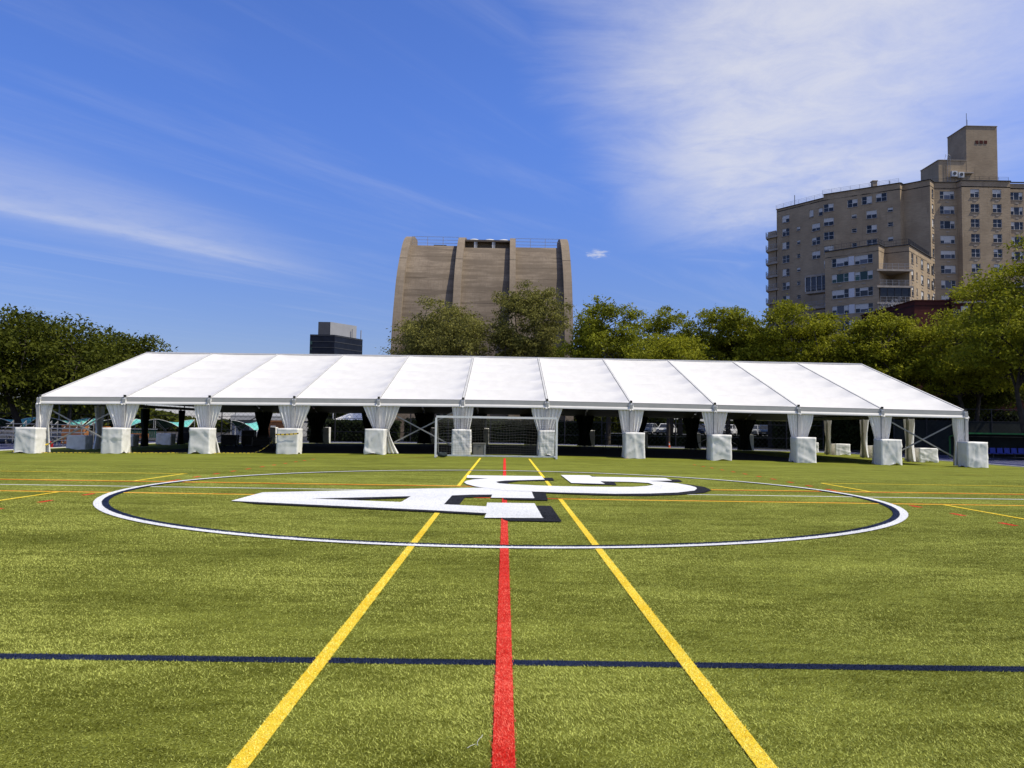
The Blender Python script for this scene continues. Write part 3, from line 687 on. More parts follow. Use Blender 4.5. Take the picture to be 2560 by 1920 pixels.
# grey deck box behind the net
bxg = tag(empty('storage_box', (-1.42, GY + 3.0, 0)), 'grey plastic storage box standing behind the goal net', 'box')
MB().box(-.33, .33, -.28, .28, .02, .66).build('body', M['grey'], bxg); MB().box(-.36, .36, -.31, .31, .665, .72).build('lid', M['grey'], bxg)
MB().box(.30, .36, -.30, -.285, .02, .66).build('edge_trim', M['alu'], bxg); MB().box(-.08, .08, -.305, -.285, .50, .54).build('handle', M['greyd'], bxg)

# caution tape, left half of the tent front
def ribbon(pts, w=.055):
    pts = [Vector(p) for p in pts]; mb = MB(); P = []
    for p in pts: P.append([tuple(p), tuple(p + Vector((0, .008, w)))])
    return mb.grid(np.array(P))
def lerp_pts(a, b, n, dip=0.0, jit=0.0, seed=0):
    r = np.random.default_rng(seed); o = []
    for k in range(n + 1):
        t = k / n; o.append((a[0] + (b[0] - a[0]) * t, a[1] + (b[1] - a[1]) * t + jit * r.normal(), a[2] + (b[2] - a[2]) * t - dip * math.sin(math.pi * t)))
    return o
yf = YE - 1.24
p0 = lerp_pts((XS[0] + .85, YE - .1, .25), (XS[0] - .65, yf - .05, -.22), 10, .03)
p0 = [(a, b, max(c, fzs(a, b) + .012)) for a, b, c in p0]
low = lerp_pts((XS[0] - .5, yf + .5, 0), (XS[2] + 2.6, yf + .75, 0), 60, 0, .05, 2); low = [(a, b, fzs(a, b) + .012 + .02 * abs(math.sin(3 * a))) for a, b, c in low]
a3 = (XS[3] - .66, yf + .15, .86); rise = []
for k in range(25):
    t = k / 24; rise.append((low[-1][0] + (a3[0] - low[-1][0]) * t, low[-1][1] + (a3[1] - low[-1][1]) * t, low[-1][2] + (a3[2] - low[-1][2]) * t ** 2.0))
wrap = lerp_pts((XS[3] - .66, yf - .04, .98), (XS[3] + .66, yf - .04, 1.06), 20, .02)
tag(ribbon(p0, .08).build('caution_tape', M['tape'], fix=False), 'yellow and black caution tape slanting over the leftmost ballast block', 'tape')
tag(ribbon(low + rise, .028).build('caution_tape', M['tape'], fix=False), 'yellow and black caution tape trailing along the turf before the left tent bays', 'tape')
tag(ribbon(wrap, .08).build('caution_tape', M['tape'], fix=False), 'yellow and black caution tape wrapped round the fourth ballast block', 'tape')

# ------------------------------------------------------------------ windows and facades
WIN = {}
def win_proto(kind, w, h):
    """window kit in local axes: x along the wall, y outwards negative, z up; centred"""
    key = (kind, round(w, 2), round(h, 2))
    if key in WIN: return WIN[key]
    fr = MB(); t = .065; parts = []
    fr.box(-w / 2, w / 2, -.03, .05, -h / 2, -h / 2 + t).box(-w / 2, w / 2, -.03, .05, h / 2 - t, h / 2)
    fr.box(-w / 2, -w / 2 + t, -.03, .05, -h / 2 + t, h / 2 - t).box(w / 2 - t, w / 2, -.03, .05, -h / 2 + t, h / 2 - t)
    cols = {'double': [(-.5, 0), (0, .5)], 'small': [(-.5, .5)], 'tall': [(-.5, .5)], 'triple': [(-.5, -.22), (-.22, .22), (.22, .5)], 'duo': [(-.5, 0), (0, .5)]}[kind]
    for a, b in cols[1:]: fr.box(a * w - .035, a * w + .035, -.028, .048, -h / 2 + t, h / 2 - t)
    for k, (a, b) in enumerate(cols):
        x0, x1 = a * w + (t if k == 0 else .035), b * w - (t if k == len(cols) - 1 else .035)
        if kind != 'triple' or k != 1: fr.box(x0, x1, -.02, .045, -.025, .025)
        parts.append((x0, x1, MB().box(x0, x1, .015, .03, -h / 2 + t, h / 2 - t).mesh('pane', M['glass'])))
    WIN[key] = (fr.mesh('window', M['lime']), parts, h, t); return WIN[key]
wr = random.Random(12)
BL = {}
def put_window(parent, p0, e, n, u0, z, kind, w, h, glass=None, blind=.6, inset=.13):
    """n = outward normal; window set back in its opening"""
    fm, parts, hh, t = win_proto(kind, w, h); ang = math.atan2(e[1], e[0])
    o = link('window', fm, None, parent, (p0[0] + e[0] * u0 - n[0] * inset, p0[1] + e[1] * u0 - n[1] * inset, z), ang)
    for k, (x0, x1, pm) in enumerate(parts):
        g_ = glass or ('glass_b' if (kind == 'triple' and k == 1 and wr.random() < .6) else 'glass')
        if g_ != 'glass':
            key = (id(pm), g_)
            if key not in BL: BL[key] = pm.copy(); BL[key].materials[0] = M[g_]
            pm = BL[key]
        link('pane', pm, None, o)
        if wr.random() < blind:
            f = wr.choice((.35, .45, .5, .5, .62, .9)); key = ('b', round(x0, 2), round(x1, 2), f, round(hh, 2))
            if key not in BL: BL[key] = MB().box(x0, x1, .004, .012, hh / 2 - t - (hh - 2 * t) * f, hh / 2 - t).mesh('blind', M['blind'])
            link('blind', BL[key], None, o)
    return o
def facade(parent, p0, p1, z0, z1, wins, m, name='wall', vent=False, depth=.16):
    """wall with real openings; wins = (u, z, kind, w, h, glass)"""
    p0 = np.array(p0, float); p1 = np.array(p1, float); L = np.linalg.norm(p1 - p0); e = (p1 - p0) / L; n = np.array([e[1], -e[0]])
    if n @ (-(p0 + p1)) < 0: n = -n
    us = sorted({0.0, L, *[w[0] - w[3] / 2 for w in wins], *[w[0] + w[3] / 2 for w in wins]}); us = [x for x in us if 0 <= x <= L]
    zs = sorted({z0, z1, *[w[1] - w[4] / 2 for w in wins], *[w[1] + w[4] / 2 for w in wins]}); zs = [z for z in zs if z0 <= z <= z1]
    mb = MB(); Pt = lambda a, b, dd=0.0: (p0[0] + e[0] * a - n[0] * dd, p0[1] + e[1] * a - n[1] * dd, b)
    for a, b in zip(us, us[1:]):
        if b - a < 1e-5: continue
        run = None
        for c, d_ in zip(zs, zs[1:]):
            if d_ - c < 1e-5: continue
            mu, mz = (a + b) / 2, (c + d_) / 2
            hole = any(abs(mu - w[0]) < w[3] / 2 and abs(mz - w[1]) < w[4] / 2 for w in wins)
            if hole:
                if run is not None: mb.quad(Pt(a, run), Pt(b, run), Pt(b, c), Pt(a, c)); run = None
            elif run is None: run = c
        if run is not None: mb.quad(Pt(a, run), Pt(b, run), Pt(b, zs[-1]), Pt(a, zs[-1]))
    for w in wins:
        a, b, c, d_ = w[0] - w[3] / 2, w[0] + w[3] / 2, w[1] - w[4] / 2, w[1] + w[4] / 2
        mb.quad(Pt(a, c), Pt(b, c), Pt(b, c, depth + .1), Pt(a, c, depth + .1)).quad(Pt(a, d_), Pt(b, d_), Pt(b, d_, depth + .1), Pt(a, d_, depth + .1))
        mb.quad(Pt(a, c), Pt(a, d_), Pt(a, d_, depth + .1), Pt(a, c, depth + .1)).quad(Pt(b, c), Pt(b, d_), Pt(b, d_, depth + .1), Pt(b, c, depth + .1))
        mb.quad(Pt(a, c, depth + .1), Pt(b, c, depth + .1), Pt(b, d_, depth + .1), Pt(a, d_, depth + .1))
    wo = mb.build(name, m, parent, fix=False)
    for w in wins:
        put_window(parent, p0, e, n, w[0], w[1], w[2], w[3], w[4], w[5] if len(w) > 5 else None)
        s = MB().bar(Pt(w[0] - w[3] / 2 - .08, w[1] - w[4] / 2 - .045, -.04), Pt(w[0] + w[3] / 2 + .08, w[1] - w[4] / 2 - .045, -.04), .14, .07); s.build('sill', M['slab'], parent)
        if vent:
            zv = w[1] - w[4] / 2 - .62
            MB().bar(Pt(w[0] - .32, zv, -.02), Pt(w[0] + .32, zv, -.02), .07, .20).build('air_vent', M['slab'], parent)
    return e, n, L
def railing(parent, pts, h=1.05, m='rail', step=1.6, bars=3, name='railing', thick=.03, rail_infill_or_near_dark=0):
    mb = MB()
    for a, b in zip(pts, pts[1:]):
        a = Vector(a); b = Vector(b); L = (b - a).length; k = max(1, round(L / step))
        for j in range(k + 1): q = a + (b - a) * (j / k); mb.bar(q, q + Vector((0, 0, h)), thick * 1.3)
        for r in range(bars): z = Vector((0, 0, h * (1 - r / bars))); mb.bar(a + z, b + z, thick)
        if rail_infill_or_near_dark:
            k = int(L / rail_infill_or_near_dark)
            for j in range(k): q = a + (b - a) * (j / k); mb.bar(q, q + Vector((0, 0, h)), .018)
    return mb.build(name, M[m], parent)

# ------------------------------------------------------------------ the tan apartment block
apt = tag(empty('apartment_building', (0, 0, 0)), 'tall tan brick apartment block with balconies and a rooftop tower', 'building')
ZT = 50.54; FH = 2.92
Z6 = lambda x, y: (1880 + x / 2.676, 280 + y / 2.676)
cA, cS, cB, cBp, cC, cD, cE, cF, cG, cGp, cH = (58.55, 162.9), (65.04, 154.0), (76.65, 145.75), (77.75, 146.75), (81.23, 143.42), (82.9, 145.0), (87.2, 144.85), (87.45, 143.6), (96.9, 143.6), (97.1, 144.3), (108, 144.3)
def col(p0, p1, zx, y_first, nfl, kind, w, h, step=FH, glass=None):
    u0, z = on_wall(*Z6(zx, y_first), p0, p1)
    return [(u0, z - step * k, kind, w, h) + ((glass,) if glass else ()) for k in range(nfl) if z - step * k > 3]
facade(apt, cA, cS, -.5, ZT - .72, col(cA, cS, 225, 715, 16, 'double', 1.75, 1.65) + col(cA, cS, 310, 780, 15, 'small', .85, .85) + col(cA, cS, 397, 680, 1, 'tall', .95, 1.6) + col(cA, cS, 458, 668, 1, 'tall', .95, 1.6) + col(cA, cS, 427, 770, 3, 'double', 1.9, 1.6), M['brick'])
wSB = col(cS, cB, 512, 640, 15, 'double', 1.95, 1.65) + col(cS, cB, 672, 610, 1, 'double', 1.9, 1.65) + col(cS, cB, 768, 590, 1, 'double', 1.9, 1.65) + col(cS, cB, 865, 570, 1, 'double', 1.95, 1.7) + col(cS, cB, 683, 697, 4, 'small', .95, .85) + col(cS, cB, 800, 685, 4, 'double', 1.9, 1.65) + col(cS, cB, 925, 652, 4, 'small', .95, .85)
facade(apt, cS, cB, -.5, ZT, wSB, M['brick'])
facade(apt, cB, cBp, -.5, ZT, [], M['brick']); facade(apt, cBp, cC, -.5, ZT, [], M['brick'])
facade(apt, cC, cD, -.5, ZT, col(cC, cD, 1208, 545, 16, 'tall', 1.0, 1.7), M['brick'], vent=True)
facade(apt, cD, cE, -.5, ZT, col(cD, cE, 1305, 556, 16, 'triple', 2.8, 1.6), M['brick'], vent=True)
facade(apt, cE, cF, -.5, ZT, [], M['brick'])
facade(apt, cF, cG, -.5, ZT, col(cF, cG, 1490, 543, 16, 'double', 1.72, 1.65) + col(cF, cG, 1638, 545, 16, 'double', 1.72, 1.65), M['brick'], vent=True)
facade(apt, cG, cGp, -.5, ZT, [], M['brick'])
facade(apt, cGp, cH, -.5, ZT - .2, col(cGp, cH, 1770, 563, 16, 'triple', 2.4, 1.6) + [(u + 5.2, z, k, w, h) for (u, z, k, w, h) in col(cGp, cH, 1770, 563, 16, 'double', 1.7, 1.6)], M['brick'], vent=True)
# back and sides, roof deck, parapet coping
foot = [cA, cS, cB, cBp, cC, cD, cE, cF, cG, cGp, cH, (108, 172), (72, 180)]
sh_ = MB()
for a, b in zip(foot[10:] + foot[:1], foot[11:] + foot[:1]): sh_.quad((*a, -.5), (*b, -.5), (*b, ZT - .3), (*a, ZT - .3))
sh_.build('rear_wall', M['brick'], apt, fix=False)
MB().prism([cA, cS, cB, cBp, cC, cD, cE, cF, cG, cGp, cH, (108, 172), (72, 180)], ZT - 1.3, ZT - 1.1, 2).build('roof', M['asphalt'], apt)
def coping(parent, pts, z, m='slab', w=.42):
    mb = MB()
    for k, (a, b) in enumerate(zip(pts, pts[1:])): mb.bar((*a, z + .04 + .003 * (k % 2)), (*b, z + .04 + .003 * (k % 2)), w, .12)
    return mb.build('coping', M[m], parent)
coping(apt, [cA, cS], ZT - .72, 'greyd'); coping(apt, foot[1:11], ZT, 'greyd')
in_ = lambda p, k=.6: (p[0] + .15 * k, p[1] + k)
railing(apt, [(*in_(cA), ZT - .7), (*in_(cS), ZT - .7)], 1.15, 'rail_g', 1.7, 4); railing(apt, [(*in_(cS), ZT), (*in_(cB), ZT)], 1.1, 'rail_g', 1.7, 4); railing(apt, [(*in_(cD), ZT), (*in_(cE), ZT), (*in_(cF), ZT), (*in_(cG), ZT)], 1.0, 'rail', 1.9, 3)
# roof clutter
MB().box(73.4, 74.3, 150, 150.9, ZT - 1, ZT + 1.7).box(73.3, 74.4, 149.9, 151, ZT + 1.7, ZT + 1.85).build('chimney', M['brick'], apt)
for x, y, h in ((61.4, 160, 2.4), (76.4, 149.2, 2.3)): MB().tube([(x, y, ZT - 1), (x, y, ZT - .7 + h)], .07, 6).build('roof_pipe', M['rail'], apt)
# penthouse: low block and lift tower
facade(apt, (85.6, 148), (91.2, 148), ZT - 1.2, 56.05, [], M['brick'], 'penthouse_wall')
MB().quad((85.6, 148, ZT - 1.2), (85.6, 154.5, ZT - 1.2), (85.6, 154.5, 56.05), (85.6, 148, 56.05)).quad((85.6, 154.5, ZT - 1.2), (97.4, 154.5, ZT - 1.2), (97.4, 154.5, 56.05), (85.6, 154.5, 56.05)).quad((85.6, 148, 56.0), (97.4, 148, 56.0), (97.4, 154.5, 56.0), (85.6, 154.5, 56.0)).build('penthouse_wall', M['brick'], apt, fix=False)
MB().box(91.2, 97.42, 147.97, 154.3, ZT - 1.2, 63.1).build('lift_tower', M['brick'], apt)
coping(apt, [(91.2, 154.3), (91.2, 148), (97.42, 148), (97.42, 154.3)], 63.1, 'slab', .3); coping(apt, [(85.6, 154.5), (85.6, 148), (91.15, 148)], 56.05, 'slab', .3)
for k in range(3):
    u0, z = on_wall(*Z6(1504 + 29 * k, 202), (91.2, 147.97), (97.4, 147.97)); MB().box(91.2 + u0 - .3, 91.2 + u0 + .3, 147.90, 147.965, z - .32, z + .32).build('vent_opening', M['brick_red'], apt)
MB().tube([(91.6, 148.4, 63.1), (91.6, 148.4, 65.9)], .05, 6).tube([(91.75, 148.4, 63.1), (91.75, 148.4, 64.6)], .04, 6).build('antenna', M['rail'], apt)
lad = MB()
for dx in (-.28, .28): lad.tube([(87.55 + dx, 147.8, 49.4), (87.55 + dx, 147.8, 56.9), (87.55 + dx, 148.3, 57.4), (87.55 + dx, 148.8, 56.2)], .035, 5)
for k in range(22): lad.bar((87.27, 147.8, 49.6 + k * .33), (87.83, 147.8, 49.6 + k * .33), .03)
lad.build('ladder', M['rail_g'], apt)
for k, (zx, zy) in enumerate(((1352, 413), (1397, 420))):
    P = at(*Z6(zx, zy), 147.5); a_ = MB().box(P[0] - .55, P[0] + .55, P[1] - .25, P[1] + .35, P[2] - .6, P[2] + .5).build('air_conditioner', M['lime'], apt)
    MB().tube([(P[0], P[1] - .25, P[2]), (P[0], P[1] - .30, P[2])], .33, 14).build('fan_grille', M['greyd'], a_)
MB().box(88.9, 92.2, 147.3, 147.96, 53.3, 53.5).build('awning', M['slab'], apt)
# projecting wing
ZW = 34.85; cP, cQ, cQp, cR, cT = (58.73, 138.6), (65.47, 131.99), (67.7, 134.2), (70.85, 131.95), (80.3, 141.8)
wl = []
for k, (zl, zr) in enumerate(((1005, 983), (1115, 1091), (1225, 1203), (1335, 1315), (1443, 1425), (1552, 1535))):
    for zx, zy, w in ((588, (1005, 1005)[0] + 0, 3.0), (746, 985, 3.1)):
        u0, z = on_wall(*Z6(zx, zy), cP, cQ); wl.append((u0, z - FH * k, 'triple', w, 1.62, 'glass_g' if k == 1 else None))
for k in range(6, 10):
    for zx, zy, w in ((588, 1005, 3.0), (746, 985, 3.1)):
        u0, z = on_wall(*Z6(zx, zy), cP, cQ); wl.append((u0, z - FH * k, 'triple', w, 1.62, None))
eW, nW, LW = facade(apt, cP, cQ, -.5, ZW, wl, M['brick'], vent=True)
uL = [w for w in wl if w[0] < LW / 2][0][0] + 1.55; uR = [w for w in wl if w[0] > LW / 2][0][0] - 1.60
for k in range(10):
    zc = .5 * (wl[2 * k][1] + wl[2 * k + 1][1])
    MB().bar((cP[0] + eW[0] * uL + nW[0] * .01, cP[1] + eW[1] * uL + nW[1] * .01, zc), (cP[0] + eW[0] * uR + nW[0] * .01, cP[1] + eW[1] * uR + nW[1] * .01, zc), .06, 1.62).build('white_panel', M['panelw'], apt)
wRT = []
for zx, zy, k_, w, h in ((1073, 980, 'tall', 1.25, 1.75), (1102, 986, 'small', .7, 1.1), (1138, 1018, 'double', 1.6, 1.75), (1180, 1042, 'double', 1.6, 1.75), (1213, 1061, 'tall', 1.1, 1.7)):
    wRT += col(cR, cT, zx, zy, 9, k_, w, h)
facade(apt, cR, cT, -.5, ZW, wRT, M['brick'], vent=True)
facade(apt, cQ, cQp, ZW - 4.4, ZW, [], M['brick']); facade(apt, cQp, cR, ZW - 4.4, ZW, [], M['brick'])
# deep loggia behind the balconies
lb = (69.7, 136.3)
MB().quad((*cQ, -.5), (*lb, -.5), (*lb, ZW - 4.4), (*cQ, ZW - 4.4)).quad((*lb, -.5), (*cR, -.5), (*cR, ZW - 4.4), (*lb, ZW - 4.4)).build('loggia_wall', M['brick'], apt, fix=False)
MB().prism([cP, cQ, cQp, cR, cT, (75.5, 147), (64, 147.5)], ZW - 1.2, ZW - 1.05, 2).build('terrace', M['asphalt'], apt)
facade(apt, cP, (64.2, 151.5), -.5, ZW, [], M['brick'])
coping(apt, [cP, cQ, cQp, cR, cT], ZW, 'greyd')
railing(apt, [(*in_(cP, .3), ZW), (*in_(cQ, .3), ZW), (*in_(cQp, .3), ZW), (*in_(cR, .3), ZW)], 1.15, 'rail', 1.7, 2, rail_infill_or_near_dark=.28); railing(apt, [(*in_(cR, .35), ZW), (cT[0] - .3, cT[1] + .2, ZW)], 1.2, 'rail', 1.4, 2, rail_infill_or_near_dark=.14)
for k in range(9):
    z = ZW - 4.45 - FH * 1.0 * k * 1.005
    q1 = (cQ[0] - .5, cQ[1] - .35); q2 = (cR[0] + .5, cR[1] - .35)
    bal = MB().prism([q1, q2, (cR[0] + .2, cR[1] + .3), lb, (cQ[0] - .1, cQ[1] + .2)], z - .34, z, 2).build('balcony', M['slab'], apt)
    railing(bal, [(q1[0] + .55, q1[1] + .05, z), (q2[0] - .35, q2[1] + .05, z)], 1.0, 'rail_g', 1.0, 2, rail_infill_or_near_dark=.16)
    if k in (1, 2):
        encl = MB()
        for j in range(5): encl.bar((q1[0] + .6 + j * 1.27, q1[1] + .12, z), (q1[0] + .6 + j * 1.27, q1[1] + .12, z + 2.55), .09)
        if k == 2 or k == 1 and False: pass
        if k == 2: 
            encl.build('enclosure_frame', M['rail'], bal); MB().box(q1[0] + .6, q2[0] - .4, q1[1] + .14, q1[1] + .16, z + 1.0, z + 2.55).build('enclosure_pane', M['glass'], bal)
# side balconies at the wing's inner corner and the far left corner
e1 = np.array(eW); n1_ = np.array(nW)
for k, (zy, enc) in enumerate(((1195, True), (1300, False), (1405, False), (1510, False))):
    P = at(*Z6(440, zy), 141.5); c = P[:2]; q = [(c[0] - 1.7, c[1] + 1.6), (c[0] + 1.3, c[1] - 1.3), (c[0] + 2.4, c[1] + .4), (c[0] - .3, c[1] + 3.2)]
    bal = MB().prism(q, P[2] - .40, P[2], 2).build('balcony', M['slab'], apt)
    railing(bal, [(*q[3], P[2]), (*q[0], P[2]), (*q[1], P[2])], 1.0, 'rail_g', 1.0, 2, rail_infill_or_near_dark=.2)
    if enc:
        MB().prism(q, P[2] + 2.75, P[2] + 3.15, 2).build('balcony_roof', M['slab'], bal); MB().prism([(a + .12, b + .12) for a, b in q], P[2] + .2, P[2] + 2.74, 2).build('enclosure_pane', M['glass_b'], bal)
        fr = MB()
        for t in (0, .25, .5, .75, 1): x_, y_ = q[0][0] + (q[1][0] - q[0][0]) * t, q[0][1] + (q[1][1] - q[0][1]) * t; fr.bar((x_, y_, P[2]), (x_, y_, P[2] + 2.75), .1)
        fr.build('enclosure_frame', M['lime'], bal)
for k in range(13):
    z = ZT - 4.55 - FH * k - 1.75
    q = [(cA[0] - 1.75, cA[1] + 1.9), (cA[0] - .15, cA[1] - .45), (cA[0] + .25, cA[1] - .25), (cA[0] + 2.3, cA[1] + 4.6), (cA[0] - .2, cA[1] + 4.4)]
    bal = MB().prism(q, z - .42, z, 2).build('balcony', M['slab'], apt)
    railing(bal, [(*q[4], z), (*q[0], z), (*q[1], z)], 1.0, 'rail_g', 1.0, 2, rail_infill_or_near_dark=.2)
facade(apt, cA, (66.5, 172.5), -.5, ZT - .72, [], M['brick'], 'side_wall')
MB().prism([(57.35, 164.9), (58.5, 163.2), (61.4, 168.4), (60.2, 169.2)], -.5, ZT - 5.2, 2).build('corner_bay', M['brick'], apt)

# ------------------------------------------------------------------ the red brick building before it
red = tag(empty('brick_building', (0, 0, 0)), 'low dark red brick building in front of the tan apartment block', 'building')
zR = 22.47
def dwin(px, py, p0, p1, w, h): u0, z = on_wall(px, py, p0, p1); return (u0, z, 'double', w, h)
rw = [dwin(2060 + 470 / 4.424, 660 + 765 / 4.424, (63.3, 134.7), (64.05, 118), 2.4, 1.6)]
facade(red, (63.3, 134.7), (64.05, 118), -.5, zR, [(u_, z_ - 3.1 * k, kk, w_, h_) for (u_, z_, kk, w_, h_) in rw for k in range(4)], M['brick_red'])
facade(red, (64.05, 118), (69.4, 117.7), -.5, zR, [], M['brick_red'])
w1 = dwin(2060 + 1472 / 4.424, 660 + 560 / 4.424, (69.4, 117.0), (92, 112), .9, 1.6); w2 = dwin(2060 + 1562 / 4.424, 660 + 530 / 4.424, (69.4, 117.0), (92, 112), 1.15, 1.9)
ws = [(w1[0], w1[1] - 3.2 * k, 'tall', .95, 1.7) for k in range(4)] + [(w2[0] + 4.2 * j, w2[1] - 3.2 * k, 'tall', 1.2, 1.9) for k in range(4) for j in range(4)]
facade(red, (69.4, 117.0), (92, 112), -.5, 23.5, ws, M['brick_red']); facade(red, (69.4, 117.7), (69.4, 117.0), -.5, 23.5, [], M['brick_red'])
MB().prism([(63.3, 134.7), (64.05, 118), (69.4, 117.7), (69.4, 117.0), (92, 112), (92, 134)], zR - .9, zR - .7, 2).build('roof', M['asphalt'], red)
coping(red, [(63.3, 134.7), (64.05, 118), (69.4, 117.7)], zR, 'brick_red', .35); coping(red, [(69.4, 117.0), (92, 112)], 23.5, 'brick_red', .35)
MB().bar((69.7, 116.85, 22.1), (74.5, 115.8, 22.1), .16, .28).build('band_course', M['slab'], red)
wire = MB(); wr2 = random.Random(3)
for k in range(26):
    c = (63.6 + wr2.random() * .9, 128.5 - wr2.random() * 5.5, 22.55 + wr2.random() * .9); rad = .35 + .3 * wr2.random()
    wire.tube([(c[0] + rad * .3 * math.cos(a), c[1] + rad * math.cos(a + k), c[2] + rad * math.sin(a)) for a in [2 * math.pi * j / 9 for j in range(10)]], .025, 3, cap=False)
wire.build('razor_wire', M['rail_g'], red, fix=False)

# ------------------------------------------------------------------ the ribbed concrete hall
hall = tag(empty('concrete_hall', (0, 0, 0)), 'windowless brown concrete hall with four curved ribs behind the tent', 'building')
prof = [(-1, 128.2), (5, 128.7), (13.6, 130), (19.2, 131.1), (24.3, 133), (28.6, 135.1), (32.2, 138), (35.4, 141.2), (37.3, 144.0), (38.6, 147.3), (39.2, 150.5), (39.4, 154)]
def prof_pts(prf, n=4):
    P = [np.array(q) for q in prf]; o = []
    for i in range(len(P) - 1):
        a, b, c, d_ = P[max(i - 1, 0)], P[i], P[i + 1], P[min(i + 2, len(P) - 1)]
        for k in range(n):
            t = k / n; o.append(.5 * ((2 * b) + (-a + c) * t + (2 * a - 5 * b + 4 * c - d_) * t * t + (-a + 3 * b - 3 * c + d_) * t ** 3))
    o.append(P[-1]); return o
pp = prof_pts(prof)
def offs(pp, dd):
    o = []
    for i, q in enumerate(pp):
        t = pp[min(i + 1, len(pp) - 1)] - pp[max(i - 1, 0)]; t = t / np.linalg.norm(t); o.append(q + np.array([-t[1], t[0]]) * dd)
    return o
inner = offs(pp, 3.2); panel = offs(pp, 1.2)
RIBS = ((-19.79, -18.42), (-9.48, -8.20), (.45, 1.52), (10.12, 11.61))
for x0, x1 in RIBS:
    rb = MB(); outl = [(q[1], q[0]) for q in pp] + [(q[1], q[0]) for q in reversed(inner)]
    k = len(rb.v); n = len(outl); rb.v += [(x0, a, b) for a, b in outl] + [(x1, a, b) for a, b in outl]; m_ = len(pp)
    for i in range(n): j = (i + 1) % n; rb.f.append((i, j, n + j, n + i)); rb.mi.append(0)
    for i in range(m_ - 1):
        a, b, c, d_ = i, i + 1, n - 2 - i, n - 1 - i
        rb.f.append((a, b, c, d_)); rb.f.append((n + d_, n + c, n + b, n + a)); rb.mi += [0, 0]
    ro = rb.build('rib', M['concrete_r'], hall)
    for zj in (32.3,):
        yj = np.interp(zj, [q[0] for q in pp], [q[1] for q in pp]); MB().bar((x0 - .01, yj - .012, zj), (x1 + .01, yj - .012, zj), .05, .10).build('joint_line', M['concrete_d'], ro)
ztop = {0: 36.25, 1: 35.75, 2: 36.15}
for k in range(3):
    xa, xb = RIBS[k][1] + .002, RIBS[k + 1][0] - .002; zt = ztop[k]; rows = [q for q in panel if q[0] <= zt]; yend = np.interp(zt, [q[0] for q in panel], [q[1] for q in panel]); rows.append(np.array([zt, yend]))
    # lifts of board-marked concrete, each pour a panel of its own
    lifts = np.arange(-1, zt + 2.2, 2.45); zs_ = np.array([q[0] for q in panel]); ys_ = np.array([q[1] for q in panel])
    for a, b in zip(lifts, lifts[1:]):
        b = min(b, zt)
        if a >= zt - .1: continue
        zz_ = np.linspace(a + .03, b, 5); yy_ = np.interp(zz_, zs_, ys_) + .05 * wr2.random()
        P = np.array([[(xa, y, z), (xb, y, z)] for z, y in zip(zz_, yy_)]); MB().grid(P).build('wall_lift', M['concrete'], hall, fix=False)
    P = np.array([[(xa, y + .10, z), (xb, y + .10, z)] for z, y in zip(np.linspace(-1, zt, 30), np.interp(np.linspace(-1, zt, 30), zs_, ys_))]); MB().grid(P).build('wall_core', M['concrete_d'], hall, fix=False)
    MB().quad((xa, yend + .02, zt), (xb, yend + .02, zt), (xb, 165, zt), (xa, 165, zt)).build('roof_deck', M['concrete'], hall, fix=False)
    if k != 1: railing(hall, [(xa, yend + .6, zt), (xb, yend + .6, zt)], 1.85, 'rail_g', 3.0, 3, thick=.06)
    else:
        MB().box(xa + .004, xb - .004, yend + 2.2, yend + 2.5, zt + .01, zt + 1.44).build('terrace_wall', M['concrete'], hall)
        MB().box(xa + .004, xb - .004, yend + .9, yend + 3.0, zt + 1.45, zt + 1.8).build('terrace_roof', M['concrete_d'], hall)
        for t in (.22, .62): x_ = xa + (xb - xa) * t; MB().box(x_ - .16, x_ + .16, yend + 1.0, yend + 1.3, zt + .01, zt + 1.44).box(x_ + .30, x_ + .42, yend + 1.0, yend + 1.2, zt + .01, zt + 1.44).build('column', M['lime'], hall)
        for t in (.2, .55, .86):
            x_ = xa + (xb - xa) * t; P = np.zeros((5, 12, 3))
            for a in range(5):
                for b in range(12): th = a / 4 * math.pi / 2; P[a, b] = (x_ + 1.15 * math.cos(th) * math.cos(b * math.pi / 6), yend + 2 + .8 * math.cos(th) * math.sin(b * math.pi / 6), zt + 1.8 + .40 * math.sin(th))
            MB().grid(P, close=True).build('skylight_dome', M['lime'], hall, smooth=True)
MB().box(-19.4, 11.2, 158, 175, -.5, 36).build('rear_block', M['concrete'], hall)
MB().box(-14.5, -12.0, 147.5, 148.3, 36.26, 37.1).build('roof_unit', M['greyd'], hall)

# ------------------------------------------------------------------ dark glass tower far away
tw = tag(empty('glass_tower', (0, 0, 0)), 'distant dark glass tower with a grey rooftop block', 'building')
c0, c1, c2 = (-108.6, 420), (-95.0, 420), (-79.5 * 1.05, 441); 
MB().prism([c0, c1, c2, (-100, 460)], -1, 51.2, 2).build('glass_wall', M['tower'], tw)
fl = MB()
for k in range(16): z = 50.6 - 3.3 * k; fl.bar((c0[0], c0[1] - .06, z), (c1[0], c1[1] - .06, z), .1, .35).bar((c1[0] + .1, c1[1] - .05, z), (c2[0] + .1, c2[1] - .05, z), .1, .35)
fl.build('floor_band', M['greyd'], tw)
for k in range(7):
    z = 46.5 - 3.3 * k
    MB().box(c0[0] + .2, c0[0] + 1.3, 419.85, 419.95, z - .9, z + .9).build('window', M['glass_g'], tw)
pb = MB().prism([(-105.2, 424), (-98.5, 424), (-87, 440), (-104, 442)], 51.2, 58.8, 2).build('plant_room', M['towerd'], tw)
MB().quad((-98.45, 423.9, 51.25), (-86.9, 439.9, 51.25), (-86.9, 439.9, 58.85), (-98.45, 423.9, 58.85)).build('cladding', M['towerg'], pb, fix=False)
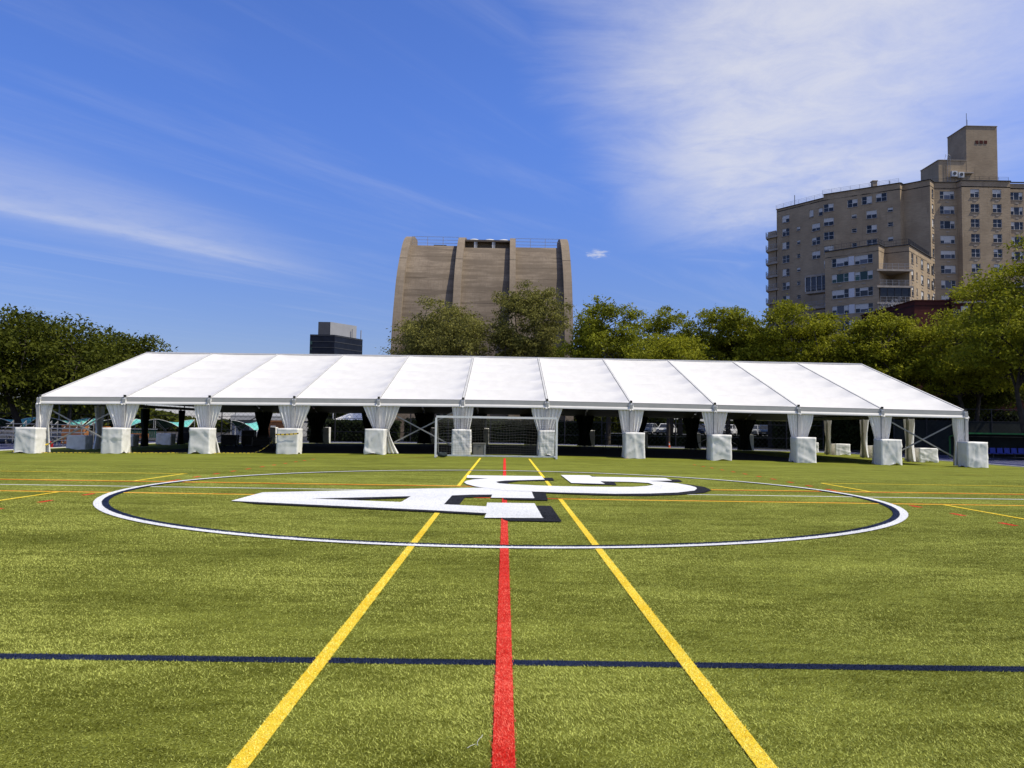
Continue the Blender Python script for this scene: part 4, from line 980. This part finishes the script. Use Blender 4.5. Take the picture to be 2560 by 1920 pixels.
for x, y in ((-88.5, 436), (-84.5, 441)): MB().tube([(x, y, 51), (x, y, 56.5)], .3, 6).build('mast', M['towerg'], tw)

# ------------------------------------------------------------------ trees
def tube_arrays(pts, rad, n=6):
    pts = np.asarray(pts, float); t = np.gradient(pts, axis=0); t /= np.linalg.norm(t, axis=1)[:, None] + 1e-9
    ref = np.where(np.abs(t[:, 2:3]) > .9, np.array([[1.0, 0, 0]]), np.array([[0, 0, 1.0]])); x = np.cross(t, ref); x /= np.linalg.norm(x, axis=1)[:, None] + 1e-9; y = np.cross(t, x)
    a = np.arange(n) * 2 * np.pi / n
    V = pts[:, None] + (x[:, None] * np.cos(a)[None, :, None] + y[:, None] * np.sin(a)[None, :, None]) * np.asarray(rad)[:, None, None]
    i, j = np.meshgrid(np.arange(len(pts) - 1), np.arange(n), indexing='ij'); j2 = (j + 1) % n
    F = np.stack([i * n + j, i * n + j2, (i + 1) * n + j2, (i + 1) * n + j], -1).reshape(-1, 4)
    return V.reshape(-1, 3), F
def bez(a, b, c, n=9):
    t = np.linspace(0, 1, n)[:, None]; return (1 - t) ** 2 * np.array(a) + 2 * t * (1 - t) * np.array(b) + t * t * np.array(c)
TRI = 0
def tree(name, label, group, x, y, ztop, width, zbot, seed, leafmat, barkmat='bark', nleaf=25600, ls=.34, nclump=60, trunks=1, flat=.55, zb=-.4, depth=None, fork=.35, tr=.28, dome=1.0, gap=1.0, droop=0.0, lobes=None):
    r = np.random.default_rng(seed); rx = width / 2; ry = (depth or width) / 2; zc = (ztop + zbot) / 2; rzz = (ztop - zbot) / 2
    C = []; tries = 0
    while len(C) < nclump and tries < 6000:
        tries += 1; d = r.normal(size=3); d /= np.linalg.norm(d); rad = (.30 + .70 * r.random() ** .55)
        p = d * rad
        if p[2] < -.3: p[2] *= .8
        rho = math.hypot(p[0], p[1])
        if dome and p[2] > 0 and rho ** 2.2 + (p[2] / dome) ** 2.2 > 1: continue
        q = np.array([p[0] * rx * .88, p[1] * ry * .88, p[2] * rzz * .92])
        if all(np.linalg.norm((q - c) / np.array([1, 1, .7])) > width * .105 * gap for c in C): C.append(q)
    C = np.array(C); rc = width * (.085 + .06 * r.random(len(C))) ; base = np.array([0, 0, zb])
    ctr = np.array([0, 0, zc]); cl = C + ctr
    # limbs
    Vs, Fs = [], []; off = 0
    def add(pts, rad, n=6):
        nonlocal off
        V, F = tube_arrays(pts, rad, n); Vs.append(V); Fs.append(F + off); off += len(V)
    zf = zbot + (zc - zbot) * fork; hubs = []
    for k in range(trunks):
        a = 2 * np.pi * k / max(1, trunks) + r.random(); b0 = base + np.array([.35 * math.cos(a), .35 * math.sin(a), 0]) * (trunks > 1)
        lean = np.array([math.cos(a), math.sin(a), 0]) * rx * (.22 if trunks > 1 else .05); h = np.array([0, 0, zf]) + lean
        P = bez(b0, (b0 + h) / 2 + r.normal(size=3) * np.array([.2, .2, 0]), h, 10); add(P, np.linspace(tr * 1.25, tr * .62, 10), 8); hubs.append((h, tr * .62))
    nl = 6 + 2 * trunks; order = np.argsort(-np.linalg.norm(C * np.array([1, 1, .6]), axis=1)); mains = []
    for k in range(nl):
        tgt = cl[order[(k * 3) % len(order)]]; h, hr = hubs[k % len(hubs)]
        mid = h + (tgt - h) * .45 + np.array([0, 0, .18 * abs(tgt[2] - h[2]) + .3]) + r.normal(size=3) * .35
        P = bez(h, mid, tgt, 12); add(P, np.linspace(hr * .7, .035, 12), 6); mains.append(P)
    MP = np.concatenate(mains)
    for c in cl:
        k = np.argmin(np.linalg.norm(MP - c - np.array([0, 0, -.4]), axis=1)); s = MP[k]; L = np.linalg.norm(c - s)
        if L < .4: continue
        P = bez(s, (s + c) / 2 + r.normal(size=3) * .25 * min(1, L) + np.array([0, 0, .1 * L]), c, 7); add(P, np.linspace(.06 if L < 2 else .085, .018, 7), 5)
        for _ in range(3):
            e = c + r.normal(size=3) * np.array([.7, .7, .35]) * width * .08; add(bez(c, (c + e) / 2 + r.normal(size=3) * .1, e, 4), np.linspace(.022, .010, 4), 4)
    # leaves: tufts of small sprays round every twig end
    w = rc ** 2; cnt = np.maximum(30, (nleaf * w / w.sum()).astype(int)); ci = np.repeat(np.arange(len(C)), cnt); n = len(ci)
    # sub-tufts inside each clump give the feathery texture
    nsub = 16; sub = r.normal(size=(len(C), nsub, 3)); sub /= np.linalg.norm(sub, axis=2)[..., None]; sub *= (.35 + .75 * r.random((len(C), nsub, 1))); sub[..., 2] *= flat
    sub[..., 2] += .10
    si = r.integers(0, nsub, n); pos = cl[ci] + rc[ci][:, None] * 1.25 * sub[ci, si] + r.normal(size=(n, 3)) * (rc[ci] * .26)[:, None] * np.array([1, 1, .55])
    stray = r.random(n) < .05; pos[stray] += r.normal(size=(stray.sum(), 3)) * width * .035
    pos[:, 2] -= droop * np.maximum(0, np.hypot(pos[:, 0], pos[:, 1]) / rx - .5) * rzz
    nrm = r.normal(size=(n, 3)) * .75 + np.array([0, 0, .75]); nrm /= np.linalg.norm(nrm, axis=1)[:, None]
    out_ = pos - ctr; ax = np.stack([out_[:, 0], out_[:, 1], -.25 * np.abs(out_[:, 2]) - .3 * rx], 1) * .12 + r.normal(size=(n, 3)); ax -= nrm * (ax * nrm).sum(1)[:, None]; ax /= np.linalg.norm(ax, axis=1)[:, None] + 1e-9
    bx_ = np.cross(nrm, ax); L = (ls * (.6 + .8 * r.random(n)))[:, None]; Wd = L * (.36 + .2 * r.random(n))[:, None]
    V = np.empty((n, 4, 3)); V[:, 0] = pos - ax * L * .5; V[:, 1] = pos + bx_ * Wd * .5 + ax * L * .05; V[:, 2] = pos + ax * L * .5 - np.array([0, 0, .05]) * L; V[:, 3] = pos - bx_ * Wd * .5 + ax * L * .05
    root = tag(empty(name, (x, y, 0)), label, 'tree', group)
    link('trunk', tri_mesh('trunk', np.concatenate(Vs), np.concatenate(Fs), M[barkmat]), parent=root)
    cr = link('crown', tri_mesh('crown', V.reshape(-1, 3), np.arange(4 * n).reshape(-1, 4), M[leafmat]), parent=root)
    return root
GT = 'trees standing round the field'
tree('broad_tree', 'low green tree filling the gap left of the apartment block', GT, 30.6, 96, 14.6, 10.0, 4.6, 19, 'leaf_g', nleaf=20000, ls=.36, nclump=60)
tree('broad_tree', 'low green tree filling the gap right of the rounded tree', GT, 22.6, 98, 14.4, 10.0, 4.6, 20, 'leaf_g', nleaf=18000, ls=.36, nclump=60)
tree('broad_tree', 'large dark green tree cut by the left picture edge beside the tent', GT, -43.6, 70, 10.9, 15.5, 2.4, 1, 'leaf_d', nleaf=41600, ls=.36, nclump=85, trunks=2, zb=-.3, tr=.30, dome=1.02)
tree('broad_tree', 'dark green tree sloping down to the left end of the tent ridge', GT, -43.9, 86, 11.4, 12.0, 3.0, 2, 'leaf_d', nleaf=28800, ls=.36, nclump=60, tr=.28)
tree('broad_tree', 'dark green tree mostly beyond the left picture edge', GT, -53.0, 62, 10.9, 13, 3.0, 3, 'leaf_d', nleaf=24000, ls=.38, nclump=55, tr=.28)
tree('broad_tree', 'dark green tree far back left, seen low beneath the others', GT, -56, 98, 11.2, 13, 2.5, 4, 'leaf_d', nleaf=20800, ls=.42, nclump=55, tr=.28)
tree('locust_tree', 'spreading olive tree before the left half of the concrete hall', GT, -8.4, 96, 17.9, 14.2, 6.8, 5, 'leaf_o', 'ivy', nleaf=36000, ls=.30, nclump=70, trunks=3, flat=.5, tr=.26, gap=1.05, fork=.12)
tree('locust_tree', 'taller feathery olive tree before the right half of the concrete hall', GT, 3.0, 97, 20.5, 10.4, 7.6, 6, 'leaf_o', 'ivy', nleaf=30000, ls=.29, nclump=66, trunks=2, flat=.6, tr=.26, gap=1.0, fork=.15)
tree('small_tree', 'small bushy olive tree between the two trees before the concrete hall', GT, .4, 94, 13.2, 3.8, 7.0, 16, 'leaf_o', nleaf=5600, ls=.30, nclump=22, tr=.12)
tree('broad_tree', 'rounded green tree just right of the concrete hall', GT, 12.2, 90, 17.2, 11.2, 4.8, 7, 'leaf_g', nleaf=35200, ls=.34, nclump=80, flat=.6)
tree('broad_tree', 'thin loose green tree with sky gaps right of the rounded one', GT, 20.2, 93, 17.2, 9.6, 5.6, 8, 'leaf_g', nleaf=16000, ls=.33, nclump=48, gap=1.15)
tree('broad_tree', 'dense green tree left of the apartment block corner', GT, 26.8, 91, 17.3, 10.4, 4.6, 9, 'leaf_g', nleaf=28800, ls=.34, nclump=70)
tree('broad_tree', 'yellow green tree standing before the apartment block balconies', GT, 33.8, 88, 17.2, 11.0, 4.6, 10, 'leaf_y', nleaf=30400, ls=.34, nclump=70)
tree('small_tree', 'low yellow green tree poking over the tent ridge in the middle', GT, 17.6, 82, 12.8, 10.4, 4.6, 17, 'leaf_y', nleaf=17600, ls=.32, nclump=45, tr=.2)
tree('broad_tree', 'layered yellow green tree below the red brick building', GT, 42.2, 84, 15.6, 11.6, 3.6, 11, 'leaf_y', nleaf=32000, ls=.33, nclump=75, flat=.42)
tree('broad_tree', 'spreading yellow green tree over the right end of the tent', GT, 48.6, 79, 15.4, 12.5, 3.4, 12, 'leaf_y', nleaf=32000, ls=.33, nclump=75, flat=.42, trunks=2)
tree('broad_tree', 'tall yellow green tree cut by the right picture edge', GT, 46.9, 67, 19.8, 13.8, 2.6, 13, 'leaf_y', nleaf=41600, ls=.30, nclump=88, flat=.40, trunks=2, tr=.27)
tree('broad_tree', 'dark green tree behind the right end of the tent', GT, 38.4, 88, 12.6, 10.0, 3.2, 14, 'leaf_d', nleaf=22400, ls=.34, nclump=55)
tree('broad_tree', 'dark shaded tree above the dugout at the right', GT, 52.5, 84, 12.0, 13, 2.8, 15, 'leaf_d', nleaf=25600, ls=.36, nclump=60)
tree('broad_tree', 'green tree far behind, between the hall trees and the tent ridge', GT, 6.4, 104, 12.5, 9, 4.5, 18, 'leaf_d', nleaf=14400, ls=.38, nclump=40)

# a far belt of trees that reads as one mass
r = np.random.default_rng(77); n = 60000; xx = r.random(n) * 330 - 190; hh = 3.0 + 3.4 * (np.sin(xx * .11) * .5 + np.sin(xx * .047 + 1) * .5 + .7); yy = 175 + r.random(n) * 14; z_ = -.5 + hh * r.random(n) ** .7
pos = np.stack([xx, yy, z_], 1); nrm = r.normal(size=(n, 3)); nrm /= np.linalg.norm(nrm, axis=1)[:, None]; ax = np.cross(nrm, r.normal(size=(n, 3))); ax /= np.linalg.norm(ax, axis=1)[:, None]; bx_ = np.cross(nrm, ax); L = .8
V = np.stack([pos - ax * L, pos + bx_ * L * .6, pos + ax * L, pos - bx_ * L * .6], 1).reshape(-1, 3)
tag(link('treeline', tri_mesh('treeline', V, np.arange(4 * n).reshape(-1, 4), M['leaf_d'])), 'far belt of dark trees along the horizon', 'trees', None, 'stuff')

# hedges: leafy boxes
def hedge(label, x0, x1, y, d_, h, seed, zb=-.30, ls=.16, dens=240, m='hedge'):
    r = np.random.default_rng(seed); L = x1 - x0; n = int(L * h * dens + L * d_ * dens * .5); face = r.random(n) < .72
    p = np.stack([x0 + L * r.random(n), np.where(face, y - d_ / 2 + .12 * r.normal(size=n), y + d_ * (r.random(n) - .5)), np.where(face, h * r.random(n), h + .08 * r.normal(size=n))], 1)
    p[:, 2] += zb; nrm = r.normal(size=(n, 3)); nrm /= np.linalg.norm(nrm, axis=1)[:, None]; ax = np.cross(nrm, r.normal(size=(n, 3))); ax /= np.linalg.norm(ax, axis=1)[:, None]; b = np.cross(nrm, ax)
    V = np.stack([p - ax * ls, p + b * ls * .6, p + ax * ls, p - b * ls * .6], 1).reshape(-1, 3)
    root = tag(empty('hedge', ((x0 + x1) / 2, y, 0)), label, 'hedge'); V[:, 0] -= (x0 + x1) / 2; V[:, 1] -= y
    link('foliage', tri_mesh('foliage', V, np.arange(4 * n).reshape(-1, 4), M[m]), parent=root)
    MB().box(x0 - (x0 + x1) / 2 + .1, x1 - (x0 + x1) / 2 - .1, -d_ / 2 + .12, d_ / 2 - .12, zb, zb + h - .1).build('core', M['soil'], root)
hedge('dark clipped hedge behind the tent beside the white marquee', -22.5, -12.0, 88, 1.6, 2.3, 21)
hedge('dark hedge behind the goal seen under the tent', -12, 12, 92, 1.6, 2.6, 22)
hedge('dark hedge below the parked cars seen under the tent', 12.5, 36, 93, 1.6, 1.15, 23)
hedge('tall dark hedge behind the right end of the tent', 30, 72, 86, 2.0, 4.4, 24, ls=.22, dens=130)

# ------------------------------------------------------------------ fences
def fence(name, label, pts, h, step, rails, m='rail', zb=-.3, screen=None):
    root = tag(empty(name, (*pts[0], 0)), label, 'fence'); o = np.array(pts[0])
    for a, b in zip(pts, pts[1:]):
        a = np.array(a, float) - o; b = np.array(b, float) - o; L = np.linalg.norm(b - a); k = max(1, round(L / step))
        for j in range(k + 1): q = a + (b - a) * j / k; MB().tube([(q[0], q[1], zb), (q[0], q[1], zb + h)], .06, 6).build('post', M[m], root)
        for z in rails: MB().bar((*a, zb + z), (*b, zb + z), .05).build('rail', M[m], root)
        if screen: MB().quad((*a, zb + .1), (*b, zb + .1), (*b, zb + screen), (*a, zb + screen)).build('screen', M['screen'], root, fix=False)
        wm = MB(); 
        for s_ in (1, -1):
            kk = int(L / .5)
            for j in range(kk):
                t0 = j / kk; q0 = a + (b - a) * t0; t1 = min(1, max(0, t0 + s_ * h / L)); q1 = a + (b - a) * t1; zz1 = abs(t1 - t0) * L
                wm.bar((*q0, zb + .05), (*q1, zb + .05 + zz1), .012)
        wm.build('wire_mesh', M[m], root, fix=False)
    return root
fence('chain_link_fence', 'tall black chain link fence behind the left half of the tent', [(-62, 81), (-2, 81)], 4.2, 4.0, (1.2, 2.6, 4.15))
fence('chain_link_fence', 'tall black chain link fence behind the right half of the tent', [(-1.5, 81), (34, 81)], 4.2, 4.0, (1.2, 2.6, 4.15))
fence('screened_fence', 'dark screened fence behind the dugout at the right edge', [(38, 74), (70, 74)], 4.4, 3.2, (.1, 3.2, 4.4), screen=3.2)

# ------------------------------------------------------------------ things behind and beside the tent
def canopy(label, x, y, w, d_, zlo, zhi, flip, zb=-.3):
    root = tag(empty('shade_canopy', (x, y, 0)), label, 'canopy', 'teal shade canopies left of the tent'); n = 13; P = np.zeros((n, n, 3))
    for a in range(n):
        for b in range(n):
            s, t = a / (n - 1) * 2 - 1, b / (n - 1) * 2 - 1; P[a, b] = (s * w / 2, t * d_ / 2, (zlo + zhi) / 2 + flip * (zhi - zlo) / 2 * s * t + .35 * (1 - s * s) * (1 if flip > 0 else .6))
    MB().grid(P).build('fabric', M['teal'], root, smooth=True)
    MB().grid(P - np.array([0, 0, .02])).build('underside', M['green'], root, smooth=True)
    for (a, b) in ((0, 0), (0, n - 1), (n - 1, 0), (n - 1, n - 1)): q = P[a, b]; MB().tube([(q[0], q[1], zb), tuple(q)], .05, 6).build('pole', M['rail_g'], root)
    for e in ([P[0, k] for k in range(n)], [P[n - 1, k] for k in range(n)], [P[k, 0] for k in range(n)], [P[k, n - 1] for k in range(n)]): MB().tube([tuple(q) for q in e], .035, 5).build('edge_cable', M['lime'], root)
for k, (px, wpx, fl_, lb_) in enumerate(((30, 70, 1, 'teal curved shade canopy at the left picture edge'), (170, 62, 1, 'teal curved shade canopy seen through the first tent bay'), (262, 70, -1, 'green backed shade canopy half behind the second drape'), (363, 62, -1, 'green backed shade canopy seen in the second tent bay'), (436, 60, 1, 'bright teal shade canopy beside the third drape'), (620, 50, 1, 'teal canopy glimpsed through the third tent bay'))):
    Y_ = 96; c = at(px, 1060, Y_); canopy(lb_, c[0], Y_, wpx / 1901 * Y_ * 1.25, 3.0, .55, 1.95, fl_)
def bleachers(label, x, y, L, rows, rz=0):
    root = tag(empty('bleachers', (x, y, 0), rz), label, 'bleachers')
    for k in range(rows):
        MB().box(-L / 2, L / 2, k * .62, k * .62 + .28, .38 + k * .30, .43 + k * .30).build('seat_plank', M['bleach'], root); MB().box(-L / 2, L / 2, k * .62 - .3, k * .62 - .05, .12 + k * .30, .16 + k * .30).build('foot_plank', M['bleach'], root)
    for j in range(4): xx_ = -L / 2 + .2 + j * (L - .4) / 3; MB().bar((xx_, 0, -.05), (xx_, rows * .62, .33 + rows * .3), .05).bar((xx_, rows * .62, -.25), (xx_, rows * .62, .4 + rows * .3), .05).bar((xx_, .1, -.25), (xx_, .1, .4), .05).build('support', M['alu_d'], root)
c = at(140, 1110, 57); bleachers('grey metal bleachers seen through the first tent bay', c[0], 57, 3.2, 4)
c = at(20, 1110, 58); bleachers('grey metal bleachers left of the tent at the picture edge', c[0] - 1, 60, 3.5, 4)
def crate(label, x, y, w, d_, h, zb, m='ply', rz=0):
    root = tag(empty('plywood_crate', (x, y, zb), rz), label, 'crate'); n = max(2, int(w / .6))
    for k in range(n): a = -w / 2 + w * k / n; MB().box(a + .004, a + w / n - .004, -d_ / 2, -d_ / 2 + .02, 0, h).build('panel', M[m], root)
    MB().box(-w / 2, w / 2, -d_ / 2 + .021, d_ / 2, 0, h - .005).build('body', M[m], root)
    for z in (.06, h - .06): MB().box(-w / 2 - .01, w / 2 + .01, -d_ / 2 - .025, -d_ / 2 - .001, z - .04, z + .04).build('batten', M[m], root)
c = at(187, 1100, 62); crate('long brown plywood crate behind the first tent bay', c[0], 62, 1.75, .8, 1.5, -.25)
c = at(252, 1100, 62); crate('narrow brown plywood crate beside the second drape', c[0], 62.5, .6, .8, 1.45, -.25)
c = at(348, 1100, 80); crate('brown plywood pile in the second tent bay', c[0], 79.3, 2.2, .8, .5, -.1)
c = at(692, 1080, 84); hut = tag(empty('brick_hut', (c[0], 86, -.3)), 'small orange brick hut with a white door behind the third tent bay', 'hut')
MB().box(-1.2, 1.4, -1, 1, 0, 2.1).build('wall', M['ply'], hut); MB().box(-1.3, 1.5, -1.1, 1.1, 2.105, 2.3).build('roof', M['ply'], hut); MB().box(-1.0, -.45, -1.04, -1.003, .1, 1.7).build('door', M['lime'], hut)
c = at(124, 1104, 55); fc = tag(empty('fuel_can', (c[0], 55, fzs(c[0], 55))), 'small red plastic can beside the first front drape', 'can')
MB().prism([(-.2, 0), (.2, 0), (.2, .36), (.06, .46), (-.2, .46)], -.12, .12).build('body', M['redp'], fc); MB().tube([(-.16, 0, .46), (-.16, 0, .54), (.0, 0, .56), (.02, 0, .46)], .022, 6).build('handle', M['redp'], fc); MB().tube([(.13, 0, .40), (.22, 0, .52)], .025, 6).build('spout', M['cap'], fc)
# white marquee behind the tent
c = at(905, 1060, 100); mq = tag(empty('marquee', (c[0] + .3, 100, 0)), 'small white peaked marquee behind the tent above the hedge', 'marquee')
w_ = 3.6; zE, zP = 2.15, 4.15
for k in range(4):
    a = [(-w_, -w_), (w_, -w_), (w_, w_), (-w_, w_)]; p, q = a[k], a[(k + 1) % 4]; P = np.zeros((7, 9, 3))
    for i in range(7):
        for j in range(9):
            t = i / 6; s = j / 8; bx0 = p[0] + (q[0] - p[0]) * s; by0 = p[1] + (q[1] - p[1]) * s; P[i, j] = (bx0 * (1 - t), by0 * (1 - t), zE + (zP - zE) * t - .12 * math.sin(math.pi * t) + .02 * math.sin(s * 20) * (1 - t))
    MB().grid(P).build('roof_panel', M['cloth'], mq, smooth=True, fix=False)
    MB().quad((*p, zE - .35), (*q, zE - .35), (*q, zE), (*p, zE)).build('valance', M['pvc'], mq, fix=False); MB().tube([(*p, -.3), (*p, zE)], .05, 6).build('leg', M['alu'], mq)
# grey shed roof and a low red building further left
sh2 = tag(empty('long_shed', (-36, 118, -.3)), 'long grey roofed shed far behind the third tent bay', 'shed'); MB().box(-5, 5, -3, 3, 0, 2.4).build('wall', M['towerg'], sh2); MB().prism([(-3.4, 2.4), (3.4, 2.4), (3.2, 3.1), (0, 3.5), (-3.2, 3.1)], -5.2, 5.2, 0).build('roof', M['towerg'], sh2)
for k in range(3): MB().box(-3.6 + 3 * k, -2.4 + 3 * k, -3.03, -3.002, .9, 1.9).build('window', M['glass'], sh2)
rb2 = tag(empty('brick_shed', (-36.5, 130, -.3)), 'low dark red brick shed far behind the third tent bay', 'shed'); MB().box(-1.5, 3.5, -3, 3, 0, 5.4).build('wall', M['brick_red'], rb2); MB().box(-1.7, 3.7, -3.2, 3.2, 5.402, 5.6).build('roof', M['greyd'], rb2)
# green picket fence with a white rail, second bay
pf = tag(empty('picket_fence', (-45.5, 93, -.3)), 'low green picket fence with a white top rail in the second tent bay', 'fence')
for k in range(24): MB().box(-3 + k * .26, -3 + k * .26 + .16, -.02, .02, 0, 1.05).build('picket', M['green'], pf)
MB().box(-3.1, 3.3, -.05, -.021, .98, 1.12).build('top_rail', M['lime'], pf)
# light poles beyond the fence
for px, Y_, ht, lb_ in ((147, 100, 7.0, 'pale thin light pole seen through the first tent bay'), (588, 110, 4.6, 'pale short light pole seen through the third tent bay'), (832, 100, 4.2, 'grey pole with a lamp beside the white marquee')):
    c = at(px, 1060, Y_); lp = tag(empty('light_pole', (c[0], Y_, -.3)), lb_, 'lamp post'); MB().tube([(0, 0, 0), (0, 0, ht)], [.10, .07], 7).build('pole', M['rail_g'], lp); MB().box(-.28, .28, -.14, .14, ht, ht + .14).build('lamp_head', M['alu_d'], lp)

# dugout with blue seats
dg = tag(empty('dugout', (37.7, 62.5, -.33)), 'green framed team dugout with blue seats at the right edge', 'dugout'); DL = 14.0; DH = 2.05
MB().bar((0, 0, DH), (DL, 0, DH), .12).build('front_beam', M['greenp'], dg)
for x in (0, DL / 2, DL): MB().bar((x, 0, 0), (x, 0, DH - .06), .12, up=(0, 1, 0)).build('post', M['greenp'], dg); MB().bar((x, 1.7, 0), (x, 1.7, DH - .3), .10, up=(0, 1, 0)).build('post', M['greenp'], dg); MB().bar((x, .06, DH), (x, 1.7, DH - .3), .09).build('roof_arm', M['greenp'], dg)
MB().box(0, DL, 1.76, 1.80, .1, DH - .3).build('back_panel', M['screen'], dg); MB().quad((0, .07, DH + .065), (DL, .07, DH + .065), (DL, 1.78, DH - .24), (0, 1.78, DH - .24)).build('roof_sheet', M['screen'], dg, fix=False)
MB().bar((2.2, 1.1, .36), (DL - .3, 1.1, .36), .10).build('seat_beam', M['greyd'], dg)
for k in range(19):
    x = 2.5 + k * .6; s = MB().prism([(.82, .44), (1.18, .42), (1.24, .86), (1.30, .86), (1.25, .37), (.82, .39)], x, x + .46, 0); s.build('seat', M['seatblue'], dg)
    if k % 3 == 1: MB().bar((x + .2, 1.1, 0), (x + .2, 1.1, .32), .07, up=(0, 1, 0)).build('leg', M['greyd'], dg)
# parked cars on the raised lot
tag(MB().box(14, 60, 100, 125, -.7, .95).build('car_park', M['asphalt']), 'raised asphalt car park behind the hedge', None, None, 'structure')
def car(label, x, y, rz, paint, zb=.95):
    root = tag(empty('parked_car', (x, y, zb), rz), label, 'car', 'cars parked behind the tent'); Wc = .88
    low = [(-2.2, .32), (-2.25, .62), (-2.1, .84), (-1.2, .92), (1.35, .96), (2.15, .92), (2.25, .62), (2.2, .32)]
    MB().prism(low, -Wc, Wc).build('body', PAINT[paint], root)
    cab = [(-1.25, .93), (-.45, 1.45), (.85, 1.48), (1.75, .955)]; k = MB()
    def ring(s): return [(a, s * (Wc - .06 - .14 * (b - .93) / .55), b) for a, b in cab]
    L_, R2 = ring(-1), ring(1); k.quad(*[L_[i] for i in (0, 1, 2, 3)]).quad(*R2).quad(L_[0], R2[0], R2[1], L_[1]).quad(L_[2], R2[2], R2[3], L_[3]); k.build('glasshouse', M['glass'], root)
    MB().prism([(-.5, 1.44), (.9, 1.47), (.8, 1.53), (-.35, 1.52)], -Wc + .16, Wc - .16).build('roof', PAINT[paint], root)
    for s in (-1, 1):
        MB().bar((-1.22, s * (Wc - .06), .95), (-.45, s * (Wc - .19), 1.46), .06).bar((.35, s * (Wc - .07), .95), (.3, s * (Wc - .19), 1.47), .06).bar((1.7, s * (Wc - .06), .97), (.85, s * (Wc - .19), 1.48), .08).build('pillar', PAINT[paint], root)
        for xw in (-1.4, 1.38):
            wl_ = MB().tube([(xw, s * (Wc - .16), .32), (xw, s * (Wc + .01), .32)], .32, 14).build('wheel', M['tyre'], root); MB().tube([(xw, s * (Wc + .012), .32), (xw, s * (Wc + .02), .32)], .19, 10).build('rim', M['alu'], wl_)
        MB().box(-2.262, -2.18, s * .62 - .17, s * .62 + .17, .62, .76).build('headlight', M['lime'], root); MB().box(2.18, 2.262, s * .64 - .14, s * .64 + .14, .66, .84).build('tail_light', M['redp'], root)
    MB().box(-2.275, -2.252, -.45, .45, .45, .6).build('grille', M['greyd'], root); MB().box(-2.29, -2.278, -.26, .26, .36, .46).build('number_plate', M['lime'], root)
for k, (px, pt, lb_) in enumerate(((1622, 'silver', 'silver parked car glimpsed beside the eighth front drape'), (1668, 'white', 'white parked car in the middle of the eighth tent bay'), (1752, 'blue', 'dark blue parked car left of the ninth front drape'), (1822, 'white', 'white parked car right of the ninth front drape'), (1882, 'silver', 'silver parked car, leftmost of three in the ninth tent bay'), (1918, 'blue', 'dark blue parked car, middle of three in the ninth tent bay'), (1955, 'white', 'white parked car, last before the tenth front drape'))):
    c = at(px, 1080, 104); car(lb_, c[0], 104 + (k % 2) * .4, R_(64), pt)
# traffic cone on the far kerb
c = at(1673, 1115, 74); cn = tag(empty('traffic_cone', (c[0], 74, fzs(c[0], 74) - .01)), 'small orange traffic cone on the far kerb under the tent', 'cone')
MB().box(-.18, .18, -.18, .18, 0, .04).build('base', M['cone'], cn); MB().tube([(0, 0, .04), (0, 0, .30)], [.13, .075], 10).build('cone_body', M['cone'], cn); MB().tube([(0, 0, .301), (0, 0, .46)], [.075, .055], 10).build('white_band', M['lime'], cn); MB().tube([(0, 0, .461), (0, 0, .6)], [.055, .025], 10).build('cone_tip', M['cone'], cn)
# folding tables and stacked things inside the tent, left
def table(label, x, y, rz=0, L=1.8, m='greyd'):
    root = tag(empty('folding_table', (x, y, fzs(x, y)), rz), label, 'table', 'folding tables inside the tent'); MB().box(-L / 2, L / 2, -.38, .38, .72, .76).build('table_top', M[m], root)
    for sx in (-1, 1):
        for sy in (-1, 1): MB().bar((sx * (L / 2 - .2), sy * .3, .0), (sx * (L / 2 - .2), sy * .3, .72), .035, up=(0, 1, 0)).build('leg', M['greyd'], root)
for px, Y_, lb_ in ((600, 64, 'dark folding table deep inside the third tent bay'), (648, 66, 'dark folding table beside the rear drape of the third tent bay'), (1530, 66, 'dark folding table inside the seventh tent bay')):
    c = at(px, 1100, Y_); table(lb_, c[0], Y_, .2)
# dark equipment cases stored inside the tent
def road_case(label, x, y, w, d_, h, rz=0.0):
    root = tag(empty('equipment_case', (x, y, fzs(x, y) + .006), rz), label, 'case', 'equipment cases inside the tent')
    MB().box(-w / 2, w / 2, -d_ / 2, d_ / 2, .12, h * .7).build('body', M['cap'], root); MB().box(-w / 2, w / 2, -d_ / 2, d_ / 2, h * .7 + .012, h).build('lid', M['cap'], root)
    ed = MB()
    for sx in (-1, 1):
        for sy in (-1, 1): ed.bar((sx * w / 2, sy * d_ / 2, .11), (sx * w / 2, sy * d_ / 2, h + .005), .035, up=(0, 1, 0))
    ed.build('edge_rail', M['alu_d'], root)
    for sx in (-1, 1):
        for sy in (-1, 1): MB().tube([(sx * (w / 2 - .12), sy * (d_ / 2 - .1) - .025, .06), (sx * (w / 2 - .12), sy * (d_ / 2 - .1) + .025, .06)], .055, 10).build('caster', M['tyre'], root)
for px, Y_, w, h, lb_ in ((575, 60, 1.2, .9, 'black wheeled equipment case deep in the third tent bay'), (622, 61, 1.0, 1.25, 'taller black equipment case in the third tent bay'), (655, 58, 1.3, .75, 'low black equipment case left of the fourth front drape'), (470, 66, .9, 1.5, 'tall black equipment case behind the third front drape')):
    c = at(px, 1100, Y_); road_case(lb_, c[0], Y_, w, .7, h, .15)
